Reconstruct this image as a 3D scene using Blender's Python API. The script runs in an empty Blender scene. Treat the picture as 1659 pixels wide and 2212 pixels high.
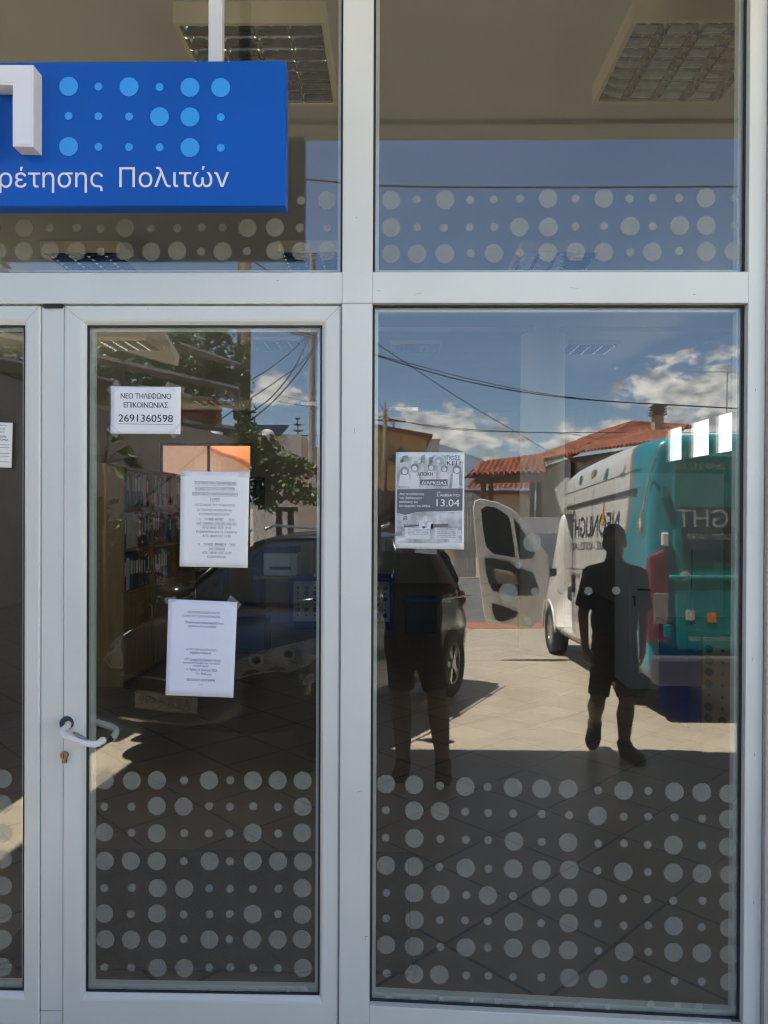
import bpy, bmesh, math, random
from mathutils import Vector, Matrix
from mathutils.geometry import interpolate_bezier, tessellate_polygon, delaunay_2d_cdt
R = math.radians
rng = random.Random(7)
scene = bpy.context.scene
C = scene.collection

# ------------------------------------------------------------------ camera
W0, H0, F0 = 1659.0, 2212.0, 1600.0            # the photograph's working pixel grid and focal length in it
CAM = Vector((0.0, -2.27, 1.55))
CROT = (Matrix.Rotation(R(0.95), 3, 'Z') @ Matrix.Rotation(R(90 - 0.32), 3, 'X') @ Matrix.Rotation(0.0045, 3, 'Z'))
cam_d = bpy.data.cameras.new('camera')
cam = bpy.data.objects.new('camera', cam_d); C.objects.link(cam)
cam_d.sensor_fit = 'HORIZONTAL'; cam_d.sensor_width = 36.0; cam_d.lens = 36.0 * F0 / W0
cam_d.clip_start = 0.02; cam_d.clip_end = 20000
cam.matrix_world = Matrix.Translation(CAM) @ CROT.to_4x4()
scene.camera = cam
scene.cycles.use_denoising = True
scene.cycles.max_bounces = 14; scene.cycles.transparent_max_bounces = 24
scene.cycles.glossy_bounces = 6; scene.cycles.diffuse_bounces = 5
scene.cycles.filter_width = 1.2 if hasattr(scene.cycles,'filter_width') else 1.5
scene.cycles.use_adaptive_sampling = False
scene.cycles.caustics_reflective = False; scene.cycles.caustics_refractive = False
scene.cycles.sample_clamp_indirect = 6.0
scene.view_settings.view_transform = 'Standard'; scene.view_settings.look = 'None'
scene.view_settings.gamma = 1.0
scene.view_settings.exposure = 2.75

# ------------------------------------------------------------------ sky and sun
SUN = Vector((-0.36, 0.04, 0.93)).normalized()
world = bpy.data.worlds.new('World'); scene.world = world; world.use_nodes = True
def build_world():
    nt = world.node_tree; N = nt.nodes; L = nt.links; N.clear()
    out = N.new('ShaderNodeOutputWorld'); bg = N.new('ShaderNodeBackground'); bg.inputs['Strength'].default_value = 0.07
    sky = N.new('ShaderNodeTexSky'); sky.sky_type = 'NISHITA'; sky.sun_disc = False
    sky.sun_elevation = math.asin(SUN.z); sky.sun_rotation = math.atan2(SUN.x, SUN.y)
    sky.air_density = 0.8; sky.dust_density = 0.15; sky.ozone_density = 1.4
    geo = N.new('ShaderNodeTexCoord')
    sep = N.new('ShaderNodeSeparateXYZ'); L.new(geo.outputs['Generated'], sep.inputs[0])
    def M(op, a, b=None, c=None):
        n = N.new('ShaderNodeMath'); n.operation = op
        for i, v in enumerate((a, b, c)):
            if v is None: continue
            if isinstance(v, (int, float)): n.inputs[i].default_value = v
            else: L.new(v, n.inputs[i])
        return n.outputs[0]
    dx, dy, dz = sep.outputs
    az = M('ARCTAN2', dx, M('MULTIPLY', dy, -1.0))     # 0 straight away from the shop front, + towards +x
    el = M('ARCSINE', dz)
    # cumulus banks: (azimuth, elevation of base, half width, height), degrees
    banks = [(-9, 8.4, 3.2, 2.4), (3.5, 5.2, 7.5, 2.8), (2.5, 3.4, 8.0, 1.8), (23.5, 5.8, 7.0, 6.0), (20, 7.5, 4.0, 3.5), (17, 5.0, 6.0, 2.2), (27, 5.2, 6, 2.0),
             (-16, 4.2, 4.5, 2.3), (-35, 5.5, 9, 3.2), (50, 7, 11, 5), (80, 9, 14, 6), (-75, 8, 14, 5), (140, 10, 25, 7), (-140, 9, 25, 6)]
    tot = None
    for a0, e0, hw, hh in banks:
        ua = M('DIVIDE', M('SUBTRACT', az, R(a0)), R(hw))
        ue = M('DIVIDE', M('SUBTRACT', el, R(e0)), R(hh))
        up = M('MAXIMUM', ue, 0.0); dn = M('MULTIPLY', M('MINIMUM', ue, 0.0), 3.2)
        d2 = M('ADD', M('MULTIPLY', ua, ua), M('ADD', M('MULTIPLY', up, up), M('MULTIPLY', dn, dn)))
        v = M('SUBTRACT', 1.0, M('SQRT', d2))
        tot = v if tot is None else M('MAXIMUM', tot, v)
    nz = N.new('ShaderNodeTexNoise'); nz.inputs['Scale'].default_value = 26.0; nz.inputs['Detail'].default_value = 9.0; nz.inputs['Roughness'].default_value = 0.58
    mp = N.new('ShaderNodeMapping'); mp.inputs['Scale'].default_value = (1, 1, 1.7); L.new(geo.outputs['Generated'], mp.inputs[0]); L.new(mp.outputs[0], nz.inputs[0])
    dens = M('ADD', tot, M('MULTIPLY', M('SUBTRACT', nz.outputs[0], 0.52), 2.6))
    cov = N.new('ShaderNodeMapRange'); cov.interpolation_type = 'SMOOTHSTEP'; L.new(dens, cov.inputs[0])
    cov.inputs[1].default_value = 0.0; cov.inputs[2].default_value = 0.46
    # cloud body: whiter where thick and lifted, greyer underneath
    nz2 = N.new('ShaderNodeTexNoise'); nz2.inputs['Scale'].default_value = 34.0; nz2.inputs['Detail'].default_value = 7.0
    mp2 = N.new('ShaderNodeMapping'); mp2.inputs['Scale'].default_value = (1, 1, 2.0); mp2.inputs['Location'].default_value = (0.004, 0.0, -0.03)
    L.new(geo.outputs['Generated'], mp2.inputs[0]); L.new(mp2.outputs[0], nz2.inputs[0])
    br = N.new('ShaderNodeMapRange'); L.new(nz2.outputs[0], br.inputs[0]); br.inputs[1].default_value = 0.36; br.inputs[2].default_value = 0.66
    cc = N.new('ShaderNodeMix'); cc.data_type = 'RGBA'; L.new(br.outputs[0], cc.inputs[0])
    cc.inputs[6].default_value = (4.0, 4.1, 4.4, 1); cc.inputs[7].default_value = (13.0, 12.3, 11.2, 1)
    mx = N.new('ShaderNodeMix'); mx.data_type = 'RGBA'
    L.new(M('MULTIPLY', cov.outputs[0], 0.92), mx.inputs[0]); L.new(sky.outputs[0], mx.inputs[6]); L.new(cc.outputs[2], mx.inputs[7])
    L.new(mx.outputs[2], bg.inputs['Color']); L.new(bg.outputs[0], out.inputs[0])
build_world()
sl = bpy.data.lights.new('sun', 'SUN'); sl.energy = 4.6; sl.angle = R(0.53); sl.color = (1.0, 0.93, 0.82)
so = bpy.data.objects.new('sun', sl); C.objects.link(so); so.location = SUN * 40
so.rotation_euler = SUN.to_track_quat('Z', 'Y').to_euler()

# ------------------------------------------------------------------ helpers
def at(x, y, Y):
    """pixel of the photograph -> the point that lies on the plane y = Y"""
    d = CROT @ Vector(((x - W0 / 2) / F0, -(y - H0 / 2) / F0, -1.0))
    t = (Y - CAM.y) / d.y
    return CAM + d * t
def refl(x, y, d):
    """pixel seen in the glass -> the real point in the street, d = its distance from the lens by way of the glass"""
    p = at(x, y, d + CAM.y)
    return Vector((p.x, -p.y, p.z))
def inn(x, y, d):
    """pixel seen through the glass -> the real point in the room, d = distance from the lens"""
    return at(x, y, d + CAM.y)
def gz(Y):
    """height of the street at a given y (it falls away from the shop)"""
    return -0.075 - 0.061 * min(max(-Y, 0.0), 13.7)

class MB:
    def __init__(s): s.v = []; s.f = []
    def add(s, vs, fs):
        o = len(s.v); s.v += [Vector(p) for p in vs]; s.f += [[o + i for i in f] for f in fs]; return s
    def box(s, a, b):
        x0, y0, z0 = a; x1, y1, z1 = b
        if x0 > x1: x0, x1 = x1, x0
        if y0 > y1: y0, y1 = y1, y0
        if z0 > z1: z0, z1 = z1, z0
        return s.add([(x0,y0,z0),(x1,y0,z0),(x1,y1,z0),(x0,y1,z0),(x0,y0,z1),(x1,y0,z1),(x1,y1,z1),(x0,y1,z1)],
                     [(0,3,2,1),(4,5,6,7),(0,1,5,4),(1,2,6,5),(2,3,7,6),(3,0,4,7)])
    def obox(s, c, ax, ay, az):
        """oriented box: centre and three half-axis vectors"""
        c, ax, ay, az = map(Vector, (c, ax, ay, az))
        vs = [c + ax*i + ay*j + az*k for k in (-1,1) for (i,j) in ((-1,-1),(1,-1),(1,1),(-1,1))]
        return s.add(vs, [(0,3,2,1),(4,5,6,7),(0,1,5,4),(1,2,6,5),(2,3,7,6),(3,0,4,7)])
    def tube(s, pts, r, n=10, cap=True):
        pts = [Vector(p) for p in pts]; rs = r if isinstance(r, (list, tuple)) else [r]*len(pts)
        vs = []; prev = None
        for i, p in enumerate(pts):
            t = (pts[min(i+1, len(pts)-1)] - pts[max(i-1, 0)]).normalized()
            if prev is None:
                a = Vector((0,0,1)) if abs(t.z) < .9 else Vector((1,0,0)); u = t.cross(a).normalized()
            else:
                u = (prev - t*prev.dot(t)).normalized()
            prev = u; w = t.cross(u)
            vs += [p + (u*math.cos(2*math.pi*k/n) + w*math.sin(2*math.pi*k/n))*rs[i] for k in range(n)]
        fs = []
        for i in range(len(pts)-1):
            for k in range(n):
                fs.append((i*n+k, i*n+(k+1)%n, (i+1)*n+(k+1)%n, (i+1)*n+k))
        if cap: fs.append(tuple(range(n-1,-1,-1))); fs.append(tuple(range((len(pts)-1)*n, len(pts)*n)))
        return s.add(vs, fs)
    def prism(s, poly, off):
        """closed polygon of 3-D points pushed along the vector off"""
        poly = [Vector(p) for p in poly]; off = Vector(off); n = len(poly)
        return s.add(poly + [p + off for p in poly], [tuple(range(n-1,-1,-1)), tuple(range(n, 2*n))] +
                     [(i, (i+1)%n, n+(i+1)%n, n+i) for i in range(n)])
    def ring(s, poly, inner, off):
        """band between two polygons with equal numbers of points, pushed along off"""
        poly = [Vector(p) for p in poly]; inner = [Vector(p) for p in inner]; off = Vector(off); n = len(poly)
        vs = poly + inner + [p+off for p in poly] + [p+off for p in inner]; fs = []
        for i in range(n):
            j = (i+1) % n
            fs += [(i, j, n+j, n+i), (2*n+i, 3*n+i, 3*n+j, 2*n+j), (i, 2*n+i, 2*n+j, j), (n+i, n+j, 3*n+j, 3*n+i)]
        return s.add(vs, fs)
    def disc(s, c, u, v, r, n=28, off=None):
        c = Vector(c); u = Vector(u); v = Vector(v)
        poly = [c + u*(r*math.cos(2*math.pi*k/n)) + v*(r*math.sin(2*math.pi*k/n)) for k in range(n)]
        if off is None: return s.add(poly, [tuple(range(n))])
        return s.prism(poly, off)
    def quad(s, *p): return s.add(p, [tuple(range(len(p)))])
    def ell(s, c, r, n=14, m=9, M=None):
        c = Vector(c); r = r if hasattr(r, '__len__') else (r, r, r); vs = []; fs = []
        for j in range(1, m):
            th = math.pi*j/m
            for k in range(n):
                ph = 2*math.pi*k/n
                p = Vector((r[0]*math.sin(th)*math.cos(ph), r[1]*math.sin(th)*math.sin(ph), r[2]*math.cos(th)))
                vs.append(c + (M @ p if M else p))
        tp = Vector((0,0,r[2])); bt = -tp
        vs.append(c + (M @ tp if M else tp)); vs.append(c + (M @ bt if M else bt)); T = len(vs)-2; B = T+1
        for j in range(m-2):
            for k in range(n): fs.append((j*n+k, (j+1)*n+k, (j+1)*n+(k+1)%n, j*n+(k+1)%n))
        for k in range(n): fs.append((T, k, (k+1)%n)); fs.append((B, (m-2)*n+(k+1)%n, (m-2)*n+k))
        return s.add(vs, fs)
    def cap(s, a, b, ra, rb, n=14):
        """tapered limb with round ends"""
        a = Vector(a); b = Vector(b); s.tube([a, b], [ra, rb], n); s.ell(a, ra, n, 8); s.ell(b, rb, n, 8); return s
    def xf(s, M):
        s.v = [M @ p for p in s.v]; return s
    def build(s, name, mat, parent=None, local=False, smooth=False, bevel=0.0, seg=2):
        me = bpy.data.meshes.new(name); vs = s.v
        o = bpy.data.objects.new(name, me); C.objects.link(o)
        if parent is not None:
            o.parent = parent
            if not local:
                r = parent
                while r.parent: r = r.parent
                M = r.matrix_basis.inverted(); vs = [M @ p for p in vs]
        elif not local:
            lo = Vector((min(p.x for p in vs), min(p.y for p in vs), min(p.z for p in vs))); hi = Vector((max(p.x for p in vs), max(p.y for p in vs), 0))
            org = Vector(((lo.x+hi.x)/2, (lo.y+hi.y)/2, lo.z)); vs = [p - org for p in vs]; o.location = org
        me.from_pydata([tuple(p) for p in vs], [], s.f)
        bm = bmesh.new(); bm.from_mesh(me)
        bmesh.ops.recalc_face_normals(bm, faces=bm.faces)
        if bevel:
            es = [e for e in bm.edges if len(e.link_faces) == 2 and e.calc_face_angle(0) > R(35)]
            bmesh.ops.bevel(bm, geom=es, offset=bevel, segments=seg, affect='EDGES', profile=0.5, clamp_overlap=True)
        bm.to_mesh(me); bm.free()
        if smooth:
            for p in me.polygons: p.use_smooth = True
        if mat: me.materials.append(mat)
        return o

def tag(o, label=None, cat=None, group=None, kind=None):
    if label:
        o['label'] = label
        if not kind: kind = 'thing'
    if cat: o['category'] = cat
    if group: o['group'] = group
    if kind: o['kind'] = kind
    return o
def thing(name, label, cat, loc=(0,0,0), group=None, M=None):
    o = bpy.data.objects.new(name, None); C.objects.link(o); o.empty_display_size = .1
    if M is not None: o.matrix_basis = M
    else: o.location = loc
    return tag(o, label, cat, group, 'thing')
def dup(root, loc, label=None):
    r = root.copy(); C.objects.link(r); r.location = loc
    if label: r['label'] = label
    for ch in list(root.children):
        c = ch.copy(); C.objects.link(c); c.parent = r
        for g in list(ch.children):
            k = g.copy(); C.objects.link(k); k.parent = c
    return r
def remesh(o, voxel, smooth=6):
    m = o.modifiers.new('r', 'REMESH'); m.mode = 'VOXEL'; m.voxel_size = voxel; m.use_smooth_shade = True
    s = o.modifiers.new('s', 'SMOOTH'); s.factor = .5; s.iterations = smooth
def freeze(o):
    """apply modifiers by evaluating them"""
    dg = bpy.context.evaluated_depsgraph_get(); dg.update()
    me = bpy.data.meshes.new_from_object(o.evaluated_get(dg), depsgraph=dg)
    o.modifiers.clear(); o.data = me
def cut(o, cutters):
    for c in cutters:
        m = o.modifiers.new('b', 'BOOLEAN'); m.operation = 'DIFFERENCE'; m.object = c; m.solver = 'EXACT'
    freeze(o)
    for c in cutters: bpy.data.objects.remove(c, do_unlink=True)

_txt = {}
LATIN = str.maketrans('ΑΒΕΖΗΙΚΜΝΟΡΤΥΧ', 'ABEZHIKMNOPTYX')
def glyphs(s, bold):
    """outlines of a line of text -> (2-D points, faces, layer of each point); overlapping strokes are filled one by one"""
    if s in _txt: return _txt[s]
    c = bpy.data.curves.new('t', 'FONT'); c.body = s.translate(LATIN)
    o = bpy.data.objects.new('t', c); C.objects.link(o)
    dg = bpy.context.evaluated_depsgraph_get(); cu = o.to_curve(dg)
    loops = []
    for sp in cu.splines:
        pts = []
        if sp.type == 'BEZIER':
            bp = sp.bezier_points; n = len(bp)
            for k in range(n):
                a, b = bp[k], bp[(k+1) % n]
                straight = a.handle_right_type == 'VECTOR' and b.handle_left_type == 'VECTOR'
                m = 1 if straight else 4
                for q_ in interpolate_bezier(a.co, a.handle_right, b.handle_left, b.co, m+1)[:-1]: pts.append(Vector((q_[0], q_[1], 0)))
        else: pts = [Vector((p.co[0], p.co[1], 0)) for p in sp.points]
        cl = []
        for p in pts:
            if not cl or (p-cl[-1]).length > 1e-5: cl.append(p)
        if len(cl) > 2 and (cl[0]-cl[-1]).length < 1e-5: cl.pop()
        if len(cl) > 2: loops.append((cl, sum(cl[k].x*cl[(k+1)%len(cl)].y-cl[(k+1)%len(cl)].x*cl[k].y for k in range(len(cl)))/2))
    o.to_curve_clear(); bpy.data.objects.remove(o, do_unlink=True); bpy.data.curves.remove(c)
    if not loops: _txt[s] = ([], [], []); return _txt[s]
    def inside(p, L):
        r = False
        for k in range(len(L)):
            a, b = L[k], L[k-1]
            if (a.y > p.y) != (b.y > p.y) and p.x < (b.x-a.x)*(p.y-a.y)/(b.y-a.y)+a.x: r = not r
        return r
    holes = [l for l in loops if any(m[1]*l[1] < 0 and abs(m[1]) > abs(l[1]) and inside(l[0][0], m[0]) for m in loops)]
    outer = [l for l in loops if not any(l is h for h in holes)]
    vs, fs, ly = [], [], []
    for n_, (L, A) in enumerate(outer):
        hs = [h[0] for h in holes if abs(h[1]) < abs(A) and inside(h[0][0], L)]
        polys = [L]+hs; base = len(vs); flat = [p for q_ in polys for p in q_]
        vs += [(p.x, p.y) for p in flat]; ly += [n_ % 3]*len(flat)
        tris = [tuple(t) for t in tessellate_polygon(polys)]
        ta = sum(abs((flat[b].x-flat[a].x)*(flat[c_].y-flat[a].y)-(flat[c_].x-flat[a].x)*(flat[b].y-flat[a].y))/2 for a, b, c_ in tris)
        want = abs(A) - sum(abs(h[1]) for h in holes if any(h[0] is q_ for q_ in hs))
        if abs(ta-want) > .004*abs(A):          # a stroke that crosses itself: triangulate all of it and keep what its outline winds round
            ed = []; k0 = 0
            for q_ in polys: ed += [(k0+k, k0+(k+1) % len(q_)) for k in range(len(q_))]; k0 += len(q_)
            cv, _, cf, _, _, _ = delaunay_2d_cdt([p.to_2d() for p in flat], ed, [], 0, 1e-5)
            tris = []; segs = [(q_[k], q_[(k+1) % len(q_)]) for q_ in polys for k in range(len(q_))]
            for f in cf:
                cx = sum(cv[k][0] for k in f)/3; cy_ = sum(cv[k][1] for k in f)/3; wn = 0
                for a, b in segs:
                    if (a.y > cy_) != (b.y > cy_) and cx < (b.x-a.x)*(cy_-a.y)/(b.y-a.y)+a.x: wn += 1 if b.y > a.y else -1
                if wn: tris.append(tuple(f))
            vs[base:] = [(p[0], p[1]) for p in cv]; ly[base:] = [n_ % 3]*len(cv)
        for t in tris: fs.append(tuple(base+k for k in t))
    _txt[s] = (vs, fs, ly); return _txt[s]
def text(mb, s, O, U, V, x, y, h, align='C', width=None, bold=False, under=False):
    """letters h high (capital height) at (x, y) of the plane O + u*U + v*V"""
    vs, fs, ly = glyphs(s, bold)
    if not vs: return
    x0 = min(p[0] for p in vs); x1 = max(p[0] for p in vs); k = h / 0.70
    kx = width / (x1 - x0) if width else k
    w = (x1 - x0) * kx
    ox = x - (w/2 if align == 'C' else (w if align == 'R' else 0))
    O = Vector(O); U = Vector(U); V = Vector(V)
    Nn = U.cross(V).normalized()
    for sh, lift in (((-.012*h, 0.0), (.012*h, .00008)) if bold else ((0.0, 0.0),)):
        mb.add([O + U*(ox + sh + (p[0]-x0)*kx) + V*(y + p[1]*k) + Nn*(lift + l_*.00003) for p, l_ in zip(vs, ly)], fs)
    if under:
        mb.quad(O+U*ox+V*(y-h*.34), O+U*(ox+w)+V*(y-h*.34), O+U*(ox+w)+V*(y-h*.28), O+U*ox+V*(y-h*.28))

# ------------------------------------------------------------------ materials
_m = {}
def mat(name, col, rough=.5, metal=0.0, var=0.08, scale=6.0, bump=0.0, bscale=60.0, spec=.5, coat=0.0, vscale=(1,1,1)):
    if name in _m: return _m[name]
    m = bpy.data.materials.new(name); m.use_nodes = True; nt = m.node_tree; N = nt.nodes; L = nt.links
    b = N['Principled BSDF']; b.inputs['Roughness'].default_value = rough; b.inputs['Metallic'].default_value = metal
    b.inputs['Specular IOR Level'].default_value = spec; b.inputs['Coat Weight'].default_value = coat
    tc = N.new('ShaderNodeTexCoord'); mp = N.new('ShaderNodeMapping'); mp.inputs['Scale'].default_value = vscale; L.new(tc.outputs['Object'], mp.inputs[0])
    nz = N.new('ShaderNodeTexNoise'); nz.inputs['Scale'].default_value = scale; nz.inputs['Detail'].default_value = 6; L.new(mp.outputs[0], nz.inputs[0])
    mr = N.new('ShaderNodeMapRange'); L.new(nz.outputs[0], mr.inputs[0]); mr.inputs[1].default_value = .3; mr.inputs[2].default_value = .7
    mr.inputs[3].default_value = 1 - var; mr.inputs[4].default_value = 1 + var
    mx = N.new('ShaderNodeMix'); mx.data_type = 'RGBA'; mx.blend_type = 'MULTIPLY'; mx.inputs[0].default_value = 1
    mx.inputs[6].default_value = (*col, 1); L.new(mr.outputs[0], mx.inputs[7]); L.new(mx.outputs[2], b.inputs['Base Color'])
    if bump:
        n2 = N.new('ShaderNodeTexNoise'); n2.inputs['Scale'].default_value = bscale; n2.inputs['Detail'].default_value = 5; L.new(mp.outputs[0], n2.inputs[0])
        bp = N.new('ShaderNodeBump'); bp.inputs['Strength'].default_value = bump; bp.inputs['Distance'].default_value = .01
        L.new(n2.outputs[0], bp.inputs['Height']); L.new(bp.outputs[0], b.inputs['Normal'])
    _m[name] = m; return m

def glass_mat(name, refl_c, tint, f5=.55, grime=0.0):
    m = bpy.data.materials.new(name); m.use_nodes = True; nt = m.node_tree; N = nt.nodes; L = nt.links; N.clear()
    out = N.new('ShaderNodeOutputMaterial'); mix = N.new('ShaderNodeMixShader')
    tr = N.new('ShaderNodeBsdfTransparent'); tr.inputs[0].default_value = (*tint, 1)
    gl = N.new('ShaderNodeBsdfGlossy'); gl.inputs['Roughness'].default_value = 0.0; gl.inputs[0].default_value = (.97, .98, 1, 1)
    lw = N.new('ShaderNodeLayerWeight'); lw.inputs[0].default_value = .5
    p = N.new('ShaderNodeMath'); p.operation = 'POWER'; L.new(lw.outputs['Facing'], p.inputs[0]); p.inputs[1].default_value = 5
    q = N.new('ShaderNodeMath'); q.operation = 'MULTIPLY_ADD'; L.new(p.outputs[0], q.inputs[0]); q.inputs[1].default_value = f5; q.inputs[2].default_value = refl_c
    L.new(q.outputs[0], mix.inputs[0]); L.new(tr.outputs[0], mix.inputs[1]); L.new(gl.outputs[0], mix.inputs[2]); L.new(mix.outputs[0], out.inputs[0])
    if grime:
        g = N.new('ShaderNodeNewGeometry')
        wv_ = N.new('ShaderNodeTexNoise'); wv_.inputs['Scale'].default_value = 2.2; wv_.inputs['Detail'].default_value = 1.0; L.new(g.outputs['Position'], wv_.inputs[0])
        bp = N.new('ShaderNodeBump'); bp.inputs['Strength'].default_value = .0016; bp.inputs['Distance'].default_value = .1; L.new(wv_.outputs[0], bp.inputs['Height']); L.new(bp.outputs[0], gl.inputs['Normal'])
        mp = N.new('ShaderNodeMapping'); mp.inputs['Scale'].default_value = (9, 1, .8); L.new(g.outputs['Position'], mp.inputs[0])
        n1 = N.new('ShaderNodeTexNoise'); n1.inputs['Scale'].default_value = 1.6; n1.inputs['Detail'].default_value = 8; L.new(mp.outputs[0], n1.inputs[0])
        n2 = N.new('ShaderNodeTexNoise'); n2.inputs['Scale'].default_value = 7; n2.inputs['Detail'].default_value = 9; n2.inputs['Roughness'].default_value = .7; L.new(g.outputs['Position'], n2.inputs[0])
        mu = N.new('ShaderNodeMath'); mu.operation = 'MULTIPLY'; L.new(n1.outputs[0], mu.inputs[0]); L.new(n2.outputs[0], mu.inputs[1])
        mr = N.new('ShaderNodeMapRange'); L.new(mu.outputs[0], mr.inputs[0]); mr.inputs[1].default_value = .18; mr.inputs[2].default_value = .48; mr.inputs[3].default_value = .002; mr.inputs[4].default_value = grime
        df = N.new('ShaderNodeBsdfDiffuse'); df.inputs[0].default_value = (.62,.60,.55,1)
        m2 = N.new('ShaderNodeMixShader'); L.new(mr.outputs[0], m2.inputs[0]); L.new(mix.outputs[0], m2.inputs[1]); L.new(df.outputs[0], m2.inputs[2]); L.new(m2.outputs[0], out.inputs[0])
    return m
GLASS = glass_mat('window_glass', .066, (.90, .915, .90), grime=.013)
CLEAR = glass_mat('clear_glass', .05, (.95, .98, .96))
def decal_mat(name, col, alpha):
    m = bpy.data.materials.new(name); m.use_nodes = True; nt = m.node_tree; N = nt.nodes; L = nt.links; N.clear()
    out = N.new('ShaderNodeOutputMaterial'); mix = N.new('ShaderNodeMixShader'); mix.inputs[0].default_value = alpha
    tr = N.new('ShaderNodeBsdfTransparent'); di = N.new('ShaderNodeBsdfDiffuse')
    tc = N.new('ShaderNodeTexCoord'); nz = N.new('ShaderNodeTexNoise'); nz.inputs['Scale'].default_value = 25; L.new(tc.outputs['Object'], nz.inputs[0])
    cr = N.new('ShaderNodeMix'); cr.data_type = 'RGBA'; L.new(nz.outputs[0], cr.inputs[0]); cr.inputs[6].default_value = (*[c*.9 for c in col], 1); cr.inputs[7].default_value = (*col, 1)
    L.new(cr.outputs[2], di.inputs[0])
    L.new(tr.outputs[0], mix.inputs[1]); L.new(di.outputs[0], mix.inputs[2]); L.new(mix.outputs[0], out.inputs[0])
    return m
FROST = decal_mat('frosted_vinyl', (.62, .65, .57), .15)
TAPE = decal_mat('clear_tape', (.75, .75, .72), .11)

def tile_mat(name, col, grout, size, rough, rot=45, gw=.012, var=.06, off=(0,0)):
    m = bpy.data.materials.new(name); m.use_nodes = True; nt = m.node_tree; N = nt.nodes; L = nt.links
    b = N['Principled BSDF']
    g = N.new('ShaderNodeNewGeometry'); mp = N.new('ShaderNodeMapping'); mp.inputs['Rotation'].default_value = (0,0,R(rot)); mp.inputs['Scale'].default_value = (1/size,1/size,1/size)
    mp.inputs['Location'].default_value = (off[0], off[1], 0)
    L.new(g.outputs['Position'], mp.inputs[0]); sp = N.new('ShaderNodeSeparateXYZ'); L.new(mp.outputs[0], sp.inputs[0])
    def M(op, a, bb=None):
        n = N.new('ShaderNodeMath'); n.operation = op
        for i, v in enumerate((a, bb)):
            if v is None: continue
            if isinstance(v, (int, float)): n.inputs[i].default_value = v
            else: L.new(v, n.inputs[i])
        return n.outputs[0]
    fx = M('FRACT', sp.outputs[0]); fy = M('FRACT', sp.outputs[1])
    ex = M('MINIMUM', fx, M('SUBTRACT', 1.0, fx)); ey = M('MINIMUM', fy, M('SUBTRACT', 1.0, fy))
    e = M('MINIMUM', ex, ey); isg = N.new('ShaderNodeMapRange'); L.new(e, isg.inputs[0]); isg.inputs[1].default_value = gw*.5; isg.inputs[2].default_value = gw
    cv = N.new('ShaderNodeCombineXYZ'); L.new(M('FLOOR', sp.outputs[0]), cv.inputs[0]); L.new(M('FLOOR', sp.outputs[1]), cv.inputs[1])
    wn = N.new('ShaderNodeTexWhiteNoise'); L.new(cv.outputs[0], wn.inputs[0])
    nz = N.new('ShaderNodeTexNoise'); nz.inputs['Scale'].default_value = 1.1; nz.inputs['Detail'].default_value = 7; L.new(g.outputs['Position'], nz.inputs[0])
    nz3 = N.new('ShaderNodeTexNoise'); nz3.inputs['Scale'].default_value = 14; nz3.inputs['Detail'].default_value = 6; L.new(g.outputs['Position'], nz3.inputs[0])
    v = M('ADD', M('MULTIPLY', M('SUBTRACT', wn.outputs[0], .5), var*2), M('ADD', M('MULTIPLY', M('SUBTRACT', nz.outputs[0], .5), .42), M('MULTIPLY', M('SUBTRACT', nz3.outputs[0], .5), .22)))
    k = M('ADD', v, 1.0)
    c1 = N.new('ShaderNodeMix'); c1.data_type = 'RGBA'; c1.blend_type = 'MULTIPLY'; c1.inputs[0].default_value = 1; c1.inputs[6].default_value = (*col,1); L.new(k, c1.inputs[7])
    c2 = N.new('ShaderNodeMix'); c2.data_type = 'RGBA'; L.new(isg.outputs[0], c2.inputs[0]); c2.inputs[6].default_value = (*grout,1); L.new(c1.outputs[2], c2.inputs[7])
    L.new(c2.outputs[2], b.inputs['Base Color'])
    r = M('ADD', rough, M('MULTIPLY', nz3.outputs[0], .15)); L.new(r, b.inputs['Roughness'])
    bp = N.new('ShaderNodeBump'); bp.inputs['Strength'].default_value = .35; bp.inputs['Distance'].default_value = .003; L.new(isg.outputs[0], bp.inputs['Height']); L.new(bp.outputs[0], b.inputs['Normal'])
    _m[name] = m; return m

ALU = mat('white_aluminium', (.66, .69, .65), .32, var=.05, scale=2.2, bump=.03, bscale=180)
GASKET = mat('rubber_gasket', (.015, .016, .02), .6)
PAPER = mat('white_paper', (.80, .82, .83), .75, var=.03, scale=5, bump=.22, bscale=11)
INK = mat('black_ink', (.03, .03, .04), .8)
GREYINK = mat('grey_ink', (.13, .14, .17), .8)
BLUEINK = mat('blue_ink', (.02, .03, .16), .8)
SIGNBLUE = mat('sign_blue', (.002, .085, .42), .30, var=.07, scale=3, spec=.22)
SIGNDOT = mat('sign_light_blue', (.025, .30, .78), .35, var=.03)
SIGNWHITE = mat('sign_white', (.70, .71, .76), .35, var=.02)
SIGNSIDE = mat('sign_letter_side', (.74, .73, .68), .4, var=.03)
PLASTER = mat('plaster', (.42, .395, .36), .9, var=.06, scale=3, bump=.12, bscale=90)
CEIL = mat('ceiling_paint', (.60, .63, .62), .92, var=.03, scale=2)
LAMPB = mat('lamp_enamel', (.76, .70, .54), .45, var=.03)
MIRROR = mat('mirror_louvre', (.90, .92, .91), .03, metal=1.0, var=.08, scale=30, bump=.03, bscale=9)
TUBEW = mat('unlit_tube', (.86, .86, .84), .2)
DARKIN = mat('lamp_inside_shade', (.02, .02, .02), .5)
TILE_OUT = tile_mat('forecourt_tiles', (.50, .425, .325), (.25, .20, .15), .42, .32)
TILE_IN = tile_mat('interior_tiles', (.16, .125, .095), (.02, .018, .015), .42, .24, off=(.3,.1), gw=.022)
PAVER = tile_mat('red_pavers', (.42, .17, .09), (.20, .15, .12), .11, .75, rot=20, gw=.06, var=.22)
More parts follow.
